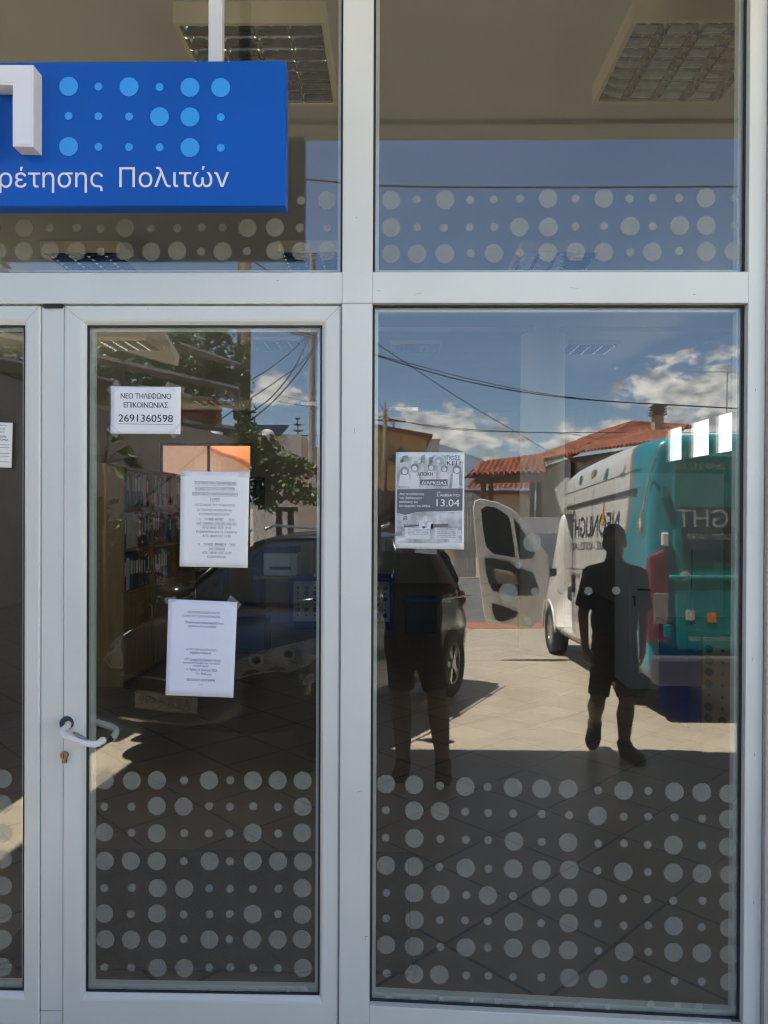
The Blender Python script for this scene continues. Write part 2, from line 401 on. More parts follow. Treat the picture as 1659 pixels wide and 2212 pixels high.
ASPHALT = mat('asphalt', (.14, .135, .13), .9, var=.2, scale=1.4, bump=.3, bscale=150)
SAND = mat('sandy_ground', (.36, .29, .21), .95, var=.25, scale=.5, bump=.3, bscale=8)
RUBBER = mat('tyre_rubber', (.018, .018, .018), .8, var=.2)
CHROME = mat('alloy', (.60, .60, .58), .28, metal=.9)
BLACKP = mat('black_plastic', (.018, .018, .02), .45)
WOOD = mat('shelf_wood', (.30, .18, .07), .5, var=.18, scale=3, vscale=(6,6,.6))
BLACKW = mat('dark_wood', (.02, .018, .016), .5)
BLUEP = mat('counter_blue', (.006, .045, .26), .45, var=.05)
PANELG = mat('perforated_panel', (.42, .43, .44), .5, var=.05)
LEAF = mat('leaf_green', (.055, .095, .022), .5, var=.55, scale=9)
LEAF2 = mat('leaf_bright', (.10, .14, .035), .5, var=.5, scale=9)
BARK = mat('bark', (.11, .075, .05), .9, var=.35, scale=14, bump=.5, bscale=30, vscale=(1,1,.2))
POLEWOOD = mat('pole_wood', (.17, .115, .07), .85, var=.3, scale=5, vscale=(8,8,.3), bump=.3, bscale=20)
CONC = mat('concrete', (.38, .36, .33), .9, var=.15, scale=3, bump=.2, bscale=60)
TERRA = mat('terracotta', (.29, .095, .055), .85, var=.5, scale=2.2, bump=.2, bscale=40)
CABLE = mat('cable_black', (.012, .012, .012), .6)
SKIN = mat('skin', (.36, .20, .13), .55, var=.08)
HAIR = mat('dark_hair', (.012, .01, .009), .6, var=.3, scale=60)
TEEB = mat('black_cotton', (.014, .014, .016), .85, var=.2, scale=20, bump=.3, bscale=12)
SHORTS = mat('dark_cotton', (.016, .016, .018), .85, var=.2, scale=20, bump=.3, bscale=14)
SHOE = mat('dark_shoe', (.02, .02, .021), .7, var=.3, scale=30)
SOLE = mat('shoe_sole', (.07, .065, .06), .8)

# ------------------------------------------------------------------ the setting: ground, road, building shell
def sheet(name, x0, x1, ys, m, dz=0.0):
    b = MB(); n = len(ys)
    vs = []
    for y in ys: vs += [(x0, y, gz(y)+dz), (x1, y, gz(y)+dz)]
    b.add(vs, [(2*i, 2*i+1, 2*i+3, 2*i+2) for i in range(n-1)])
    return tag(b.build(name, m), kind='structure')
sheet('forecourt', -26, 26, [-0.02, -12.45], TILE_OUT)
sheet('pavement_strip', -26, 26, [-12.45, -13.75], PAVER, .004)
b = MB(); b.quad((-300,-13.75,gz(-20)), (300,-13.75,gz(-20)), (300,-24,gz(-20)), (-300,-24,gz(-20))); tag(b.build('road', ASPHALT), kind='structure')
b = MB(); b.quad((-300,-24,gz(-20)+.004), (300,-24,gz(-20)+.004), (300,-90,gz(-20)+.004), (-300,-90,gz(-20)+.004)); tag(b.build('sandy_lot', SAND), kind='structure')
b = MB(); b.quad((-6000,-6000,-1.0), (6000,-6000,-1.0), (6000,6000,-1.0), (-6000,6000,-1.0))
tag(b.build('ground', SAND), kind='structure')
CEILZ, XL, XR, YB = 3.53, -6.0, 3.65, 13.0
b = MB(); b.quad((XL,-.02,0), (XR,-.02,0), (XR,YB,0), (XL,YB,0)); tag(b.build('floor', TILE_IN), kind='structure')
b = MB(); b.box((XL-.2,.06,CEILZ), (XR+.2,YB+.2,CEILZ+.3)); tag(b.build('ceiling', CEIL), kind='structure')

# world-space x / z of lines of the facade, measured on its front plane
FY = -.032
def PX(x): return at(x, 1106, FY).x
def PZ(y): return at(856, y, FY).z

# left wall; its two wide windows are added unseen to light the room
left_wall = thing('side_wall', 'left wall of the office behind the bookcase, two wide windows added unseen for light', 'wall', (XL, YB/2, 0))
lw_y = [(3.1,4.7),(4.95,6.45)]; lz0, lz1 = 1.3, 3.2
b = MB(); b.box((XL-.1,.06,-.9),(XL,YB+.2,lz0)); b.box((XL-.1,.06,lz1),(XL,YB+.2,CEILZ))
yy = [.06] + [v for p in lw_y for v in p] + [YB+.2]
for i in range(0, len(yy), 2): b.box((XL-.1,yy[i],lz0),(XL,yy[i+1],lz1))
b.build('masonry', PLASTER, left_wall)
for ya_, yb_ in lw_y:
    f = MB(); f.ring([(XL-.06,ya_,lz0),(XL-.06,yb_,lz0),(XL-.06,yb_,lz1),(XL-.06,ya_,lz1)], [(XL-.06,ya_+.05,lz0+.05),(XL-.06,yb_-.05,lz0+.05),(XL-.06,yb_-.05,lz1-.05),(XL-.06,ya_+.05,lz1-.05)], (.05,0,0))
    fo = f.build('window_frame', ALU, left_wall)
    MB().box((XL-.04,ya_+.05,lz0+.05),(XL-.034,yb_-.05,lz1-.05)).build('glass_pane', CLEAR, fo)
# right wall: four small high windows; nearer ones added unseen to light the room
right_wall = thing('side_wall', 'plain side wall of the office with small bright high windows, the nearer ones added unseen', 'wall', (XR, YB/2, 0))
wy = [(.55,1.15),(1.45,2.05),(2.35,2.95),(3.25,3.8),(4.1,4.7),(5.0,5.64),(5.80,6.33),(6.46,7.05),(7.29,7.83)]; wz0, wz1 = 2.18, 2.63
b = MB()
b.box((XR,.06,-.9),(XR+.06,YB+.2,wz0)); b.box((XR,.06,wz1),(XR+.06,YB+.2,CEILZ))
yy = [.06] + [v for p in wy for v in p] + [YB+.2]
for i in range(0, len(yy), 2): b.box((XR,yy[i],wz0),(XR+.06,yy[i+1],wz1))
b.build('masonry', PLASTER, right_wall)
for y0,y1 in wy:
    f = MB(); f.ring([(XR+.02,y0,wz0),(XR+.02,y1,wz0),(XR+.02,y1,wz1),(XR+.02,y0,wz1)], [(XR+.02,y0+.012,wz0+.012),(XR+.02,y1-.012,wz0+.012),(XR+.02,y1-.012,wz1-.012),(XR+.02,y0+.012,wz1-.012)], (.03,0,0))
    fo = f.build('window_frame', ALU, right_wall)
    MB().box((XR+.03,y0+.012,wz0+.012),(XR+.036,y1-.012,wz1-.012)).build('glass_pane', CLEAR, fo)
# bright neighbouring wall outside those windows
MBN = MB().box((8.0,-1.5,-1),(8.2,16,7.5)); tag(MBN.build('boundary_wall', mat('cream_render',(.50,.465,.36),.9,var=.05)), 'tall sunlit cream wall beyond the small high windows', 'wall')

# back wall with a two-light window, and the yard behind it
back = thing('rear_wall', 'rear wall of the office with a wide two light window onto the yard', 'wall', (0, YB, 0))
A = inn(345,957,15.27); B = inn(545,1040,15.27); bx0,bx1,bz1,bz0 = A.x,B.x,A.z,B.z-.35
b = MB(); b.box((XL,YB,-.9),(bx0,YB+.2,CEILZ)); b.box((bx1,YB,-.9),(XR,YB+.2,CEILZ)); b.box((bx0,YB,-.9),(bx1,YB+.2,bz0)); b.box((bx0,YB,bz1),(bx1,YB+.2,CEILZ))
b.build('masonry', PLASTER, back)
f = MB(); xm = (bx0+bx1)/2+.02
for x in (bx0, xm, bx1-.05): f.box((x,YB+.02,bz0),(x+.05,YB+.08,bz1))
f.box((bx0,YB+.023,bz0),(bx1,YB+.077,bz0+.05)); f.box((bx0,YB+.023,bz1-.05),(bx1,YB+.077,bz1))
fo = f.build('window_frame', mat('dark_frame',(.05,.04,.035),.5), back)
MB().box((bx0+.05,YB+.04,bz0+.05),(xm,YB+.046,bz1-.05)).build('glass_pane', CLEAR, fo)
MB().box((xm+.05,YB+.04,bz0+.05),(bx1-.05,YB+.046,bz1-.05)).build('glass_pane', CLEAR, fo)
tag(MB().box((-12,19.5,-1),(6,19.7,6)).build('yard_wall', mat('pink_render',(.40,.245,.18),.9,var=.07)), 'sunlit pink yard wall seen through the rear window', 'wall')
b = MB(); nu, nv = 14, 8; vs = []
for j in range(nv+1):
    for i in range(nu+1):
        u, v = i/nu, j/nv
        vs.append((-6.2+u*3.8, 17.6 - .5*v, 4.3 - 1.6*v*(.35+.9*u) - .5*u + .05*math.sin(u*19+v*4)))
b.add(vs, [(j*(nu+1)+i, j*(nu+1)+i+1, (j+1)*(nu+1)+i+1, (j+1)*(nu+1)+i) for j in range(nv) for i in range(nu)])
o = b.build('awning', mat('orange_canvas',(.46,.125,.03),.8,var=.12,scale=2), smooth=True); m = o.modifiers.new('t','SOLIDIFY'); m.thickness=.012
tag(o, 'sagging orange canvas awning hanging in the yard behind the rear window', 'awning')

# canopy over the forecourt and the facade above the glazing
cz, cy = 4.25, -3.13
cn = thing('entrance_canopy', 'deep plastered concrete canopy jutting out over the shop front', 'canopy', (0, 0, cz))
MB().box((-3.61,cy+.22,cz),(11,.04,cz+.25)).build('soffit_slab', mat('soffit_paint',(.46,.43,.38),.9,var=.05,scale=1.5), cn)
MB().box((-3.61,cy,cz-.03),(11,cy+.22,cz+.32)).build('edge_beam', mat('canopy_edge',(.45,.42,.37),.9), cn)
fw = thing('facade_wall', 'plastered facade wall around the glazed shop front', 'wall', (0,0,0))
b = MB(); b.box((-11,-.02,3.42),(11,.18,cz)); b.box((PX(1652),-.05,-1),(11,.18,3.42)); b.box((-11,-.05,-1),(-3.2,.18,3.42)); b.build('masonry', PLASTER, fw)
MB().box((-3.2,-.06,-.6),(PX(1652),.10,-.052)).build('threshold_step', CONC, fw)

# ------------------------------------------------------------------ the glazed shop front
sf = thing('glazed_storefront', 'white aluminium shop front of tall fixed windows around double glass doors', 'window', (PX(770), 0, -.05))
y0, y1 = -.032, .034
PXM_ = 2.27/F0
zt0, zt1 = PZ(655), PZ(587)                              # transom
xm0, xm1 = PX(737), PX(802.5)                            # the mullion right of the doors
xr0, xr1 = PX(1613), PX(1651)                            # right jamb
zpb = PZ(2174)                                           # sill of the right pane
ZTOP, ZBOT, XFL = 3.42, -.05, -3.2
def bar(name, a, c, bev=.0025):
    return MB().box((a[0], y0, a[1]), (c[0], y1, c[1])).build(name, ALU, sf, bevel=bev)
bar('mullion', (xm0, ZBOT), (xm1, ZTOP))
bar('jamb', (xr0, ZBOT), (xr1, ZTOP))
bar('transom', (xm1, zt0), (xr0, zt1))
MB().box((XFL, y0+.0022, zt0), (xm0, y1-.0022, zt1)).build('transom', ALU, sf, bevel=.0025)
zpb2 = PZ(2202)
MB().prism([(xm1,y0,ZBOT),(xr0,y0,ZBOT),(xr0,y0,zpb2),(xm1,y0,zpb)],(0,y1-y0,0)).build('sill_rail', ALU, sf, bevel=.0025)
bar('head_rail', (xm1, ZTOP-.08), (xr0, ZTOP))
MB().box((XFL, y0+.0022, ZTOP-.08), (xm0, y1-.0022, ZTOP)).build('head_rail', ALU, sf, bevel=.0025)
bar('jamb', (XFL-.06, ZBOT), (XFL, ZTOP))
# cover strip on the mullion with its hairline seam
MB().box((xm0-.0045, y0+.010, ZBOT), (xm0-.001, y0+.02, zt0-.001)).build('seam_strip', mat('seam_grey',(.30,.31,.33),.6), sf)
MB().box((xm0-.001,y0-.0015,zt0-.0012),(xr0,y0+.004,zt0+.0008)).build('seam_strip', mat('seam_grey',(.30,.31,.33),.6), sf)
def fixed_pane(x0, x1, z0, z1, dots, z0r=None):
    z0r = z0 if z0r is None else z0r
    p = MB().prism([(x0,-.004,z0),(x1,-.004,z0r),(x1,-.004,z1),(x0,-.004,z1)],(0,.008,0)).build('window_pane', GLASS, sf)
    g = MB(); w = .007
    P = [(x0,0,z0),(x1,0,z0r),(x1,0,z1),(x0,0,z1)]; I = [(x0+w,0,z0+w),(x1-w,0,z0r+w),(x1-w,0,z1-w),(x0+w,0,z1-w)]
    g.ring([Vector(q)+Vector((0,-.009,0)) for q in P], [Vector(q)+Vector((0,-.009,0)) for q in I], (0,.0045,0)); g.build('gasket', GASKET, p)
    g = MB(); w = .017; I = [(x0+w,0,z0+w),(x1-w,0,z0r+w),(x1-w,0,z1-w),(x0+w,0,z1-w)]
    g.ring([Vector(q)+Vector((0,.006,0)) for q in P], [Vector(q)+Vector((0,.006,0)) for q in I], (0,.026,0)); g.build('inner_bead', ALU, p)
    put_dots(dots, p, x0+.002, x1-.002)
    return p
PXM = 2.27/F0
def put_dots(dots, parent, xa, xb):
    g = MB()
    for (x, y, r) in dots:
        c = at(x, y, -.0052); rr = r*PXM; n = 40 if r > 12 else 24
        poly = []
        for k in range(n):
            a = 2*math.pi*k/n; poly.append((min(max(c.x+rr*math.cos(a), xa), xb), -.0052, c.z+rr*math.sin(a)))
        g.prism(poly, (0, .0009, 0))
    return g.build('dot_pattern', FROST, parent)
def rows(cols, spec, ox, oy, k, slope, rb, rs):
    out = []
    for y, pat in spec:
        for x, ch in zip(cols, pat):
            if ch == '.': continue
            jx, jy = rng.uniform(-2.5,2.5), rng.uniform(-2,2)
            out.append((ox + (x+jx)*k, oy + (y+jy + slope*(x-cols[0]))*k, rb if ch == 'B' else rs))
    return out
KZ = .54428
colR = [144,254,357,459,548,649,761,868,984,1086,1182,1286,1398,1505]
dR = rows(colR, [(137,'BBsBsBBBsBsBBB'),(239,'sBBsssssBssssB'),(348,'sBsssBsBsssBsB'),(459,'BBsBsBBBsBsBBB'),(567,'sBBsBsBBBssssB'),
                 (670,'sBsssBsBsssBsB'),(775,'BBsBsBBBsBsBBB'),(886,'sBBssssBBssssB')], 756.06, 1620.1, KZ, .026, 20, 8.6)
dR += [(756.06+x*KZ, 1620.1+y*KZ, 8.4) for x,y in [(153,988),(255,992),(365,996),(479,999),(586,1003),(691,1007),(799,1009),(911,1012),(1020,1018),(1195,1009),(1299,1016),(1386,1020),(1519,1030)]]
dR += [(1150,1172,19.5),(1121,1220,8.5),(1098,1280,20),(1155,1278,8.5),(1138,1341,9),(1271,1277,8.8),(1331,1276,8.8),(1212,1276,8)]
colT = [163,266,375,477,571,673,787,897,1009,1111,1202,1306,1413,1526]
dT = rows(colT, [(794,'BsBsssBsBsssBs'),(905,'BssssBBssBsBBs'),(1007,'BBBsBsBBBsBsBB')], 756.06, 0, KZ, -.008, 20, 8.7)
colD = [452,567,679,795,904,993,1092,1202,1307]
dD = rows(colD, [(131,'BBBsBsBBB'),(243,'ssBBssssB'),(358,'BsBsssBsB'),(481,'BBBsBsBBB'),(597,'ssBBssssB'),(708,'BsBsssBsB'),(818,'BBBsBsBBB'),(940,'ssBBssssB')], 0, 1620.1, .5, .002, 19.7, 8.7)
dD += [(x*.5, 1620.1+y*.5, 8.6) for x,y in [(438,1052),(540,1047),(667,1052),(790,1052),(902,1052),(1014,1052),(1127,1052),(1247,1052),(1314,1034)]]
colU = [-14,102,216,329,433,540,652,765,870,963,1068,1187,1298,1413]
dU = rows(colU, [(865,'BsBsssBsBsBBsB'),(985,'sBsssBssssBBss'),(1085,'BBBBsBBBsBsBBB')], 0, 0, .5, 0, 19.5, 8.7)
fixed_pane(xm1, xr0, zpb, zt0, dR, zpb2)
fixed_pane(xm1, xr0, zt1, ZTOP-.08, dT)
fixed_pane(XFL, xm0, zt1, ZTOP-.08, dU)

sc_ = MB()
for x_, y_, w_, h_, a_ in ((790,2026,7,1.2,80),(791,2023,6,1.2,0),(1630,1630,1,9,2),(1626,1425,1,10,4),(905,634,16,.9,12),(818,628,9,.8,-8),(600,606,3,1.5,20),(320,667,2.2,2.2,0),(770,470,2,2,0),(766,930,1,12,3),(776,1710,12,.8,15),(1240,622,20,.7,-5),(1500,636,5,1.2,0),(1632,842,1,7,-6),(1628,1950,1,8,5),(758,1290,1.5,1.5,0)):
    c_ = at(x_, y_, y0-.0012); u_ = Vector((math.cos(R(a_)),0,math.sin(R(a_)))); v_ = Vector((-u_.z,0,u_.x)); k_ = PXM_/2
    sc_.quad(c_-u_*w_*k_-v_*h_*k_, c_+u_*w_*k_-v_*h_*k_*.5, c_+u_*w_*k_*.9+v_*h_*k_, c_-u_*w_*k_+v_*h_*k_*.6)
sc_.build('scuff_marks', mat('scuff_grey',(.22,.22,.21),.8), sf)
# the two door leaves
def door_leaf(name, label, X0, X1, gx0, gx1, dots):
    t = thing(name, label, 'door', ((X0+X1)/2, 0, -.045))
    Z0, Z1 = -.045, zt0-.004
    gz0, gz1 = PZ(2163), PZ(699)
    ya, yb = -.024, .030
    fr = MB()
    # stiles and rails mitred at the top, with a rounded bead towards the glass
    def prof(P, I):  # outer rectangle, inner rectangle: flat band then a sloped lip
        n = 4; L = []
        J = [Vector(i) + (Vector(p)-Vector(i)).normalized()*.022 for p, i in zip(P, I)]
        for pts, yy in ((P, yb), (P, ya+.004), ([Vector(p)+(Vector(i)-Vector(p)).normalized()*.006 for p,i in zip(P,I)], ya), (J, ya), ([ (Vector(a)*.6+Vector(b_)*.4) for a,b_ in zip(J,I)], ya+.0015), (I, ya+.012), (I, yb)):
            L.append([Vector((q[0], yy, q[2])) for q in pts])
        return L
    P = [(X0,0,Z0),(X1,0,Z0),(X1,0,Z1),(X0,0,Z1)]; I = [(gx0,0,gz0),(gx1,0,gz0),(gx1,0,gz1),(gx0,0,gz1)]
    L = prof(P, I); vs = [q for l in L for q in l]; fs = []
    m_ = len(L)
    for a in range(m_):
        b2 = (a+1) % m_
        for i in range(4):
            j = (i+1) % 4; fs.append((a*4+i, a*4+j, b2*4+j, b2*4+i))
    fr.add(vs, fs)
    fo = fr.build('door_frame', ALU, t, bevel=.0008, seg=1)
    mt = MB()      # mitre hairlines
    for (p, i) in ((P[2], I[2]), (P[3], I[3])):
        d = (Vector(i)-Vector(p)); n_ = Vector((-d.z,0,d.x)).normalized()*.0006
        a_, b_ = Vector(p)+d*.02, Vector(p)+d*.80
        mt.quad(*[Vector((q.x, ya-.0006, q.z)) for q in (a_-n_, b_-n_, b_+n_, a_+n_)])
    mt.build('mitre_seam', mat('seam_grey',(.30,.31,.33),.6), fo)
    p = MB().box((gx0+.0005,-.004,gz0+.0005),(gx1-.0005,.004,gz1-.0005)).build('glass_pane', GLASS, t)
    w = .006; g = MB(); PP = [(gx0,0,gz0),(gx1,0,gz0),(gx1,0,gz1),(gx0,0,gz1)]
    II = [(gx0+w,0,gz0+w),(gx1-w,0,gz0+w),(gx1-w,0,gz1-w),(gx0+w,0,gz1-w)]
    off = Vector((0,-.009,0)); g.ring([Vector(q)+off for q in PP], [Vector(q)+off for q in II], (0,.0045,0)); g.build('gasket', GASKET, p)
    w = .016; II = [(gx0+w,0,gz0+w),(gx1-w,0,gz0+w),(gx1-w,0,gz1-w),(gx0+w,0,gz1-w)]
    off = Vector((0,.006,0)); g = MB(); g.ring([Vector(q)+off for q in PP], [Vector(q)+off for q in II], (0,.02,0)); g.build('inner_bead', ALU, p)
    put_dots(dots, p, gx0+.002, gx1-.002)
    return t
xd0, xd1 = PX(134.5), PX(733.5)
door = door_leaf('glass_door', 'closed white framed glass door leaf with a lever handle and three taped notices', xd0, xd1, PX(181), PX(693), dD)
dL = [(6, 1620.1+.5*y, 20) for y in (125,235,360,473,588,705,818,938)] + [(8,2146,8.5)]
door2 = door_leaf('glass_door', 'narrowly seen glass door leaf at the left picture edge with a framed notice', PX(-514), PX(83), PX(-470), PX(46.5), dL)
# the strip between the leaves, fixed to the left one
MB().box((PX(84.5), -.018, -.045), (PX(133), .028, zt0-.006)).build('astragal', ALU, door2, bevel=.002)
# lever handles, outside and inside, rose and lock cylinder
def P3(x, y, Y): return at(x, y, Y)
HW = mat('worn_white_paint', (.74,.74,.72), .35, var=.05)
def smoothpath(pts, n=6):
    pts = [Vector(p) for p in pts]; out = []
    for i in range(len(pts)-1):
        p0, p1, p2, p3 = pts[max(i-1,0)], pts[i], pts[i+1], pts[min(i+2,len(pts)-1)]
        for k in range(n):
            t = k/n
            out.append(.5*((2*p1)+(-p0+p2)*t+(2*p0-5*p1+4*p2-p3)*t*t+(-p0+3*p1-3*p2+p3)*t**3))
    return out+[pts[-1]]
o_ = P3(147,1563,-.026)
hp = [o_+Vector((0,.0,0)), P3(145,1570,-.05), P3(136,1578,-.075), P3(140,1588,-.092), P3(165,1597,-.098), P3(195,1607,-.096), P3(212,1606,-.085), P3(221,1598,-.066)]
h = MB().tube(smoothpath(hp), .0102, 14).build('handle', HW, door, smooth=True)
MB().tube(smoothpath([P3(157,1582,-.1064),P3(172,1590,-.1074),P3(190,1598.5,-.1066)],4), [.002,.004,.005,.005,.0052,.005,.004,.003,.0015], 8).build('paint_wear', mat('bare_metal',(.22,.23,.26),.4,metal=.6), h, smooth=True)
MB().ell(P3(222,1600,-.066),.0112).build('end_cap', HW, h, smooth=True)
MB().tube([P3(144,1562,-.0245),P3(144,1562,-.034)], .0205, 20).build('handle_rose', BLACKP, door, bevel=.003)
hi = [P3(150,1560,.03), P3(170,1556,.075), P3(192,1556,.10), P3(225,1565,.105), P3(246,1573,.10), P3(250,1583,.085), P3(242,1596,.066)]
h2 = MB().tube(smoothpath(hi), .0108, 14).build('handle', HW, door, smooth=True)
MB().tube([P3(241,1592,.068),P3(237,1601,.058)], [.0095,.0075], 12).build('end_cap', BLACKP, h2, smooth=True)
lc = P3(141,1630,-.0245)
BRASS = mat('brass',(.30,.22,.13),.35,metal=.85)
l = MB().tube([lc,lc+Vector((0,-.012,0))], .0115, 20); l.box(lc+Vector((-.0065,-.0105,-.024)), lc+Vector((.0065,0,0)))
lo = l.build('lock_cylinder', BRASS, door, bevel=.0012)
MB().box(lc+Vector((-.0015,-.0126,-.006)), lc+Vector((.0015,-.0115,.006))).build('keyhole', INK, lo)
MB().box((PX(91),y0+.004,zt0-.012),(PX(131),.0,zt0-.0005)).build('gap_shadow_strip', GASKET, door2)

# ------------------------------------------------------------------ the hanging sign
SF, SB = -.235, -.185
sg = thing('shop_sign', 'long blue sign box with pale blue dots hung above the entrance doors', 'sign', (at(-300,290,SF).x, SB, at(0,290,SF).z-.2))
sx1 = at(617,290,SF).x; sx0 = sx1 - 2.05
sz1 = at(560,131,SF).z; sz0 = at(560,445,SF).z
MB().prism([(sx0,SB,sz0),(sx1,SB,sz0),(sx1,SB,sz1),(sx0,SB,sz1)], (0,SF-SB,0)).build('sign_box', SIGNBLUE, sg, bevel=.003)
OS = Vector((0, SF-.0012, 0))
g = MB()
def sd(zx, zy, r):
    c = at(zx*.5, zy*.5, SF-.001); g.disc(c, (1,0,0), (0,0,1), r*.5*(2.27+SF)/F0, 40, (0,-.0012,0))
for zy, pat in ((374,'BsBsBB'),(502,'sssBBs'),(634,'BssssB'.replace('BssssB','BsssBs'))):
    for zx, ch in zip([297,426,558,690,821,954], pat): sd(zx, zy + (zx-297)*.008, 41 if ch == 'B' else 17)
g.build('dot_pattern', SIGNDOT, sg)
g = MB()
tb = at(495, 404, SF)
hcap = 41.5*(2.27+SF)/F0
text(g, 'Κέντρο Εξυπηρέτησης', OS, (1,0,0), (0,0,1), at(223,404,SF).x, tb.z, hcap, 'R', width=None)
text(g, 'Πολιτών', OS, (1,0,0), (0,0,1), at(258,404,SF).x, tb.z, hcap, 'L', width=at(495,404,SF).x-at(258,404,SF).x)
g.build('lettering', SIGNWHITE, sg)
LF = -.285
def letter(name, polys):
    b = MB(); fr = MB()
    for poly in polys:
        b.prism([(p.x, SF, p.z) for p in poly], (0, LF-SF, 0))
        cx = sum(p.x for p in poly)/len(poly); cz_ = sum(p.z for p in poly)/len(poly)
    o = b.build(name, SIGNSIDE, sg, bevel=.0015)
    return o
def L3(x, y): return at(x, y, LF)
PI_ = [L3(-64,139.5), L3(72,140), L3(72,317), L3(27,316), L3(27,183), L3(-22,183), L3(-22,316), L3(-64,316)]
lo = letter('raised_letter', [PI_])
def inset(poly, d):
    out = []; n = len(poly)
    for i in range(n):
        a, b_, c = poly[i-1], poly[i], poly[(i+1)%n]
        e1 = (b_-a).normalized(); e2 = (c-b_).normalized()
        n1 = Vector((e1.z,0,-e1.x)); n2 = Vector((e2.z,0,-e2.x)); out.append(b_ + n1*d + n2*d if abs(e1.dot(e2)) < .9 else b_ + n1*d)
    return out
pi2 = inset([Vector((p.x,0,p.z)) for p in PI_], .0055)
MB().prism([Vector((p.x,LF-.0005,p.z)) for p in pi2], (0,-.0012,0)).build('letter_face', SIGNWHITE, lo)
lw_, dx_ = .052, L3(-64,140).x - .06
zt_, zb_ = L3(0,140).z, L3(0,316).z; zm_ = (zt_+zb_)/2
E_ = [Vector((dx_-.16,0,zb_)),Vector((dx_,0,zb_)),Vector((dx_,0,zb_+lw_)),Vector((dx_-.16+lw_,0,zb_+lw_)),Vector((dx_-.16+lw_,0,zm_-lw_/2)),Vector((dx_-.02,0,zm_-lw_/2)),Vector((dx_-.02,0,zm_+lw_/2)),Vector((dx_-.16+lw_,0,zm_+lw_/2)),Vector((dx_-.16+lw_,0,zt_-lw_)),Vector((dx_,0,zt_-lw_)),Vector((dx_,0,zt_)),Vector((dx_-.16,0,zt_))]
letter('raised_letter', [E_])
k0 = dx_-.16-.06-.19
K_ = [Vector(p) for p in ((k0,0,zb_),(k0+lw_,0,zb_),(k0+lw_,0,zm_-.035),(k0+.125,0,zb_),(k0+.19,0,zb_),(k0+.085,0,zm_),(k0+.19,0,zt_),(k0+.125,0,zt_),(k0+lw_,0,zm_+.035),(k0+lw_,0,zt_),(k0,0,zt_))]
letter('raised_letter', [K_])
px = at(467,60,-.20)
MB().box((at(453,60,-.2).x,-.215,sz1-.002),(at(482.5,60,-.2).x,-.185,cz)).build('hanger', mat('hanger_paint',(.55,.57,.58),.4), sg, bevel=.002)
hw = at(482.5,60,-.2).x-at(453,60,-.2).x
MB().box((sx0+.25,-.215,sz1-.002),(sx0+.25+hw,-.185,cz)).build('hanger', mat('hanger_paint',(.55,.57,.58),.4), sg, bevel=.002)

# ------------------------------------------------------------------ papers on the glass
def paper(name, label, cat, corners, Y, m=PAPER, thick=.0006, curl=.0, rcorner=0.0):
    tl, tr, br, bl = [at(x, y, Y) for x, y in corners]
    c = (tl+tr+br+bl)/4; t = thing(name, label, cat, (c.x, Y, bl.z))
    U = (tr-tl + br-bl)/2; V = (tl-bl + tr-br)/2
    O = bl
    b = MB(); n = 12; vs = []
    for j in range(n+1):
        for i in range(n+1):
            u, v = i/n, j/n
            p = bl + (br-bl)*u + (tl-bl)*v + ((tr-br)-(tl-bl))*u*v
            w = curl*((abs(u-.5)*2)**4*(abs(v-.5)*2)**2)
            vs.append(p + Vector((0, -w if Y < 0 else 0, 0)))
    b.add(vs, [(j*(n+1)+i, j*(n+1)+i+1, (j+1)*(n+1)+i+1, (j+1)*(n+1)+i) for j in range(n) for i in range(n)])
    o = b.build('sheet', m, t, smooth=True); md = o.modifiers.new('t','SOLIDIFY'); md.thickness = thick; md.offset = 0
    u = U.normalized(); v = (V - u*V.dot(u)).normalized()
    return t, o, O + Vector((0,-.0007-curl*.0,0)), u, v, U.length, V.length
def tapes(t, pts, Y):
    for (x, y, w, h, a) in pts:
        c = at(x, y, Y); ca, sa = math.cos(R(a)), math.sin(R(a)); w *= PXM; h *= PXM
        b = MB(); b.obox(c, (w/2*ca,0,w/2*sa), (0,.0002,0), (-h/2*sa,0,h/2*ca)); b.build('tape', TAPE, t)
# telephone notice
t, sh, O, u, v, w, h = paper('notice', 'small landscape notice with a large bold phone number, topmost on the door glass', 'notice', [(239.5,834.5),(391,836),(390,938),(239,936.5)], -.0075, curl=.0015)
g = MB()
for s_, yy, hh, b_, ww, un in (('ΝΕΟ ΤΗΛΕΦΩΝΟ', .745, .0165, True, .72, False), ('ΕΠΙΚΟΙΝΩΝΙΑΣ', .555, .0165, True, .63, False), ('2691360598', .255, .0225, True, .775, True)):
    text(g, s_, O, u, v, w*.5, h*yy, hh, 'C', width=w*ww, bold=b_, under=un)
g.build('lettering', INK, sh)
tapes(t, [(246,838,30,17,40),(378,838,42,15,-18),(245,931,30,17,-40),(381,931,30,17,40)], -.0082)
# closing notice
t, sh, O, u, v, w, h = paper('notice', 'closing announcement sheet dense with centred text, in the middle of the door glass', 'notice', [(390.5,1018),(538.5,1020),(535,1226.5),(388,1223.5)], -.0075)
g = MB(); g2 = MB(); K = h/2212*1.0
def ln(G, s_, yz, hz, xc=.5, ww=None, b_=False, un=False):
    text(G, s_, O, u, v, w*xc, h*(1-(yz-112)/1975.0), hz*h/1975.0, 'C', width=(w*ww if ww else None), bold=b_, under=un)
for a in (('ΤΟ ΚΕΠ ΘΑ ΠΑΡΑΜΕΙΝΕΙ',375,58,.505,.615,False,True),('ΚΛΕΙΣΤΟ ΑΠΟ ΔΕΥΤΕΡΑ',490,58,.505,.58,False,True),('07/07 ΕΩΣ ΚΑΙΠΑΡΑΣΚΕΥΗ',600,58,.505,.665,False,True),('11/07',710,58,.505,.145,False,True)): ln(g,*a)
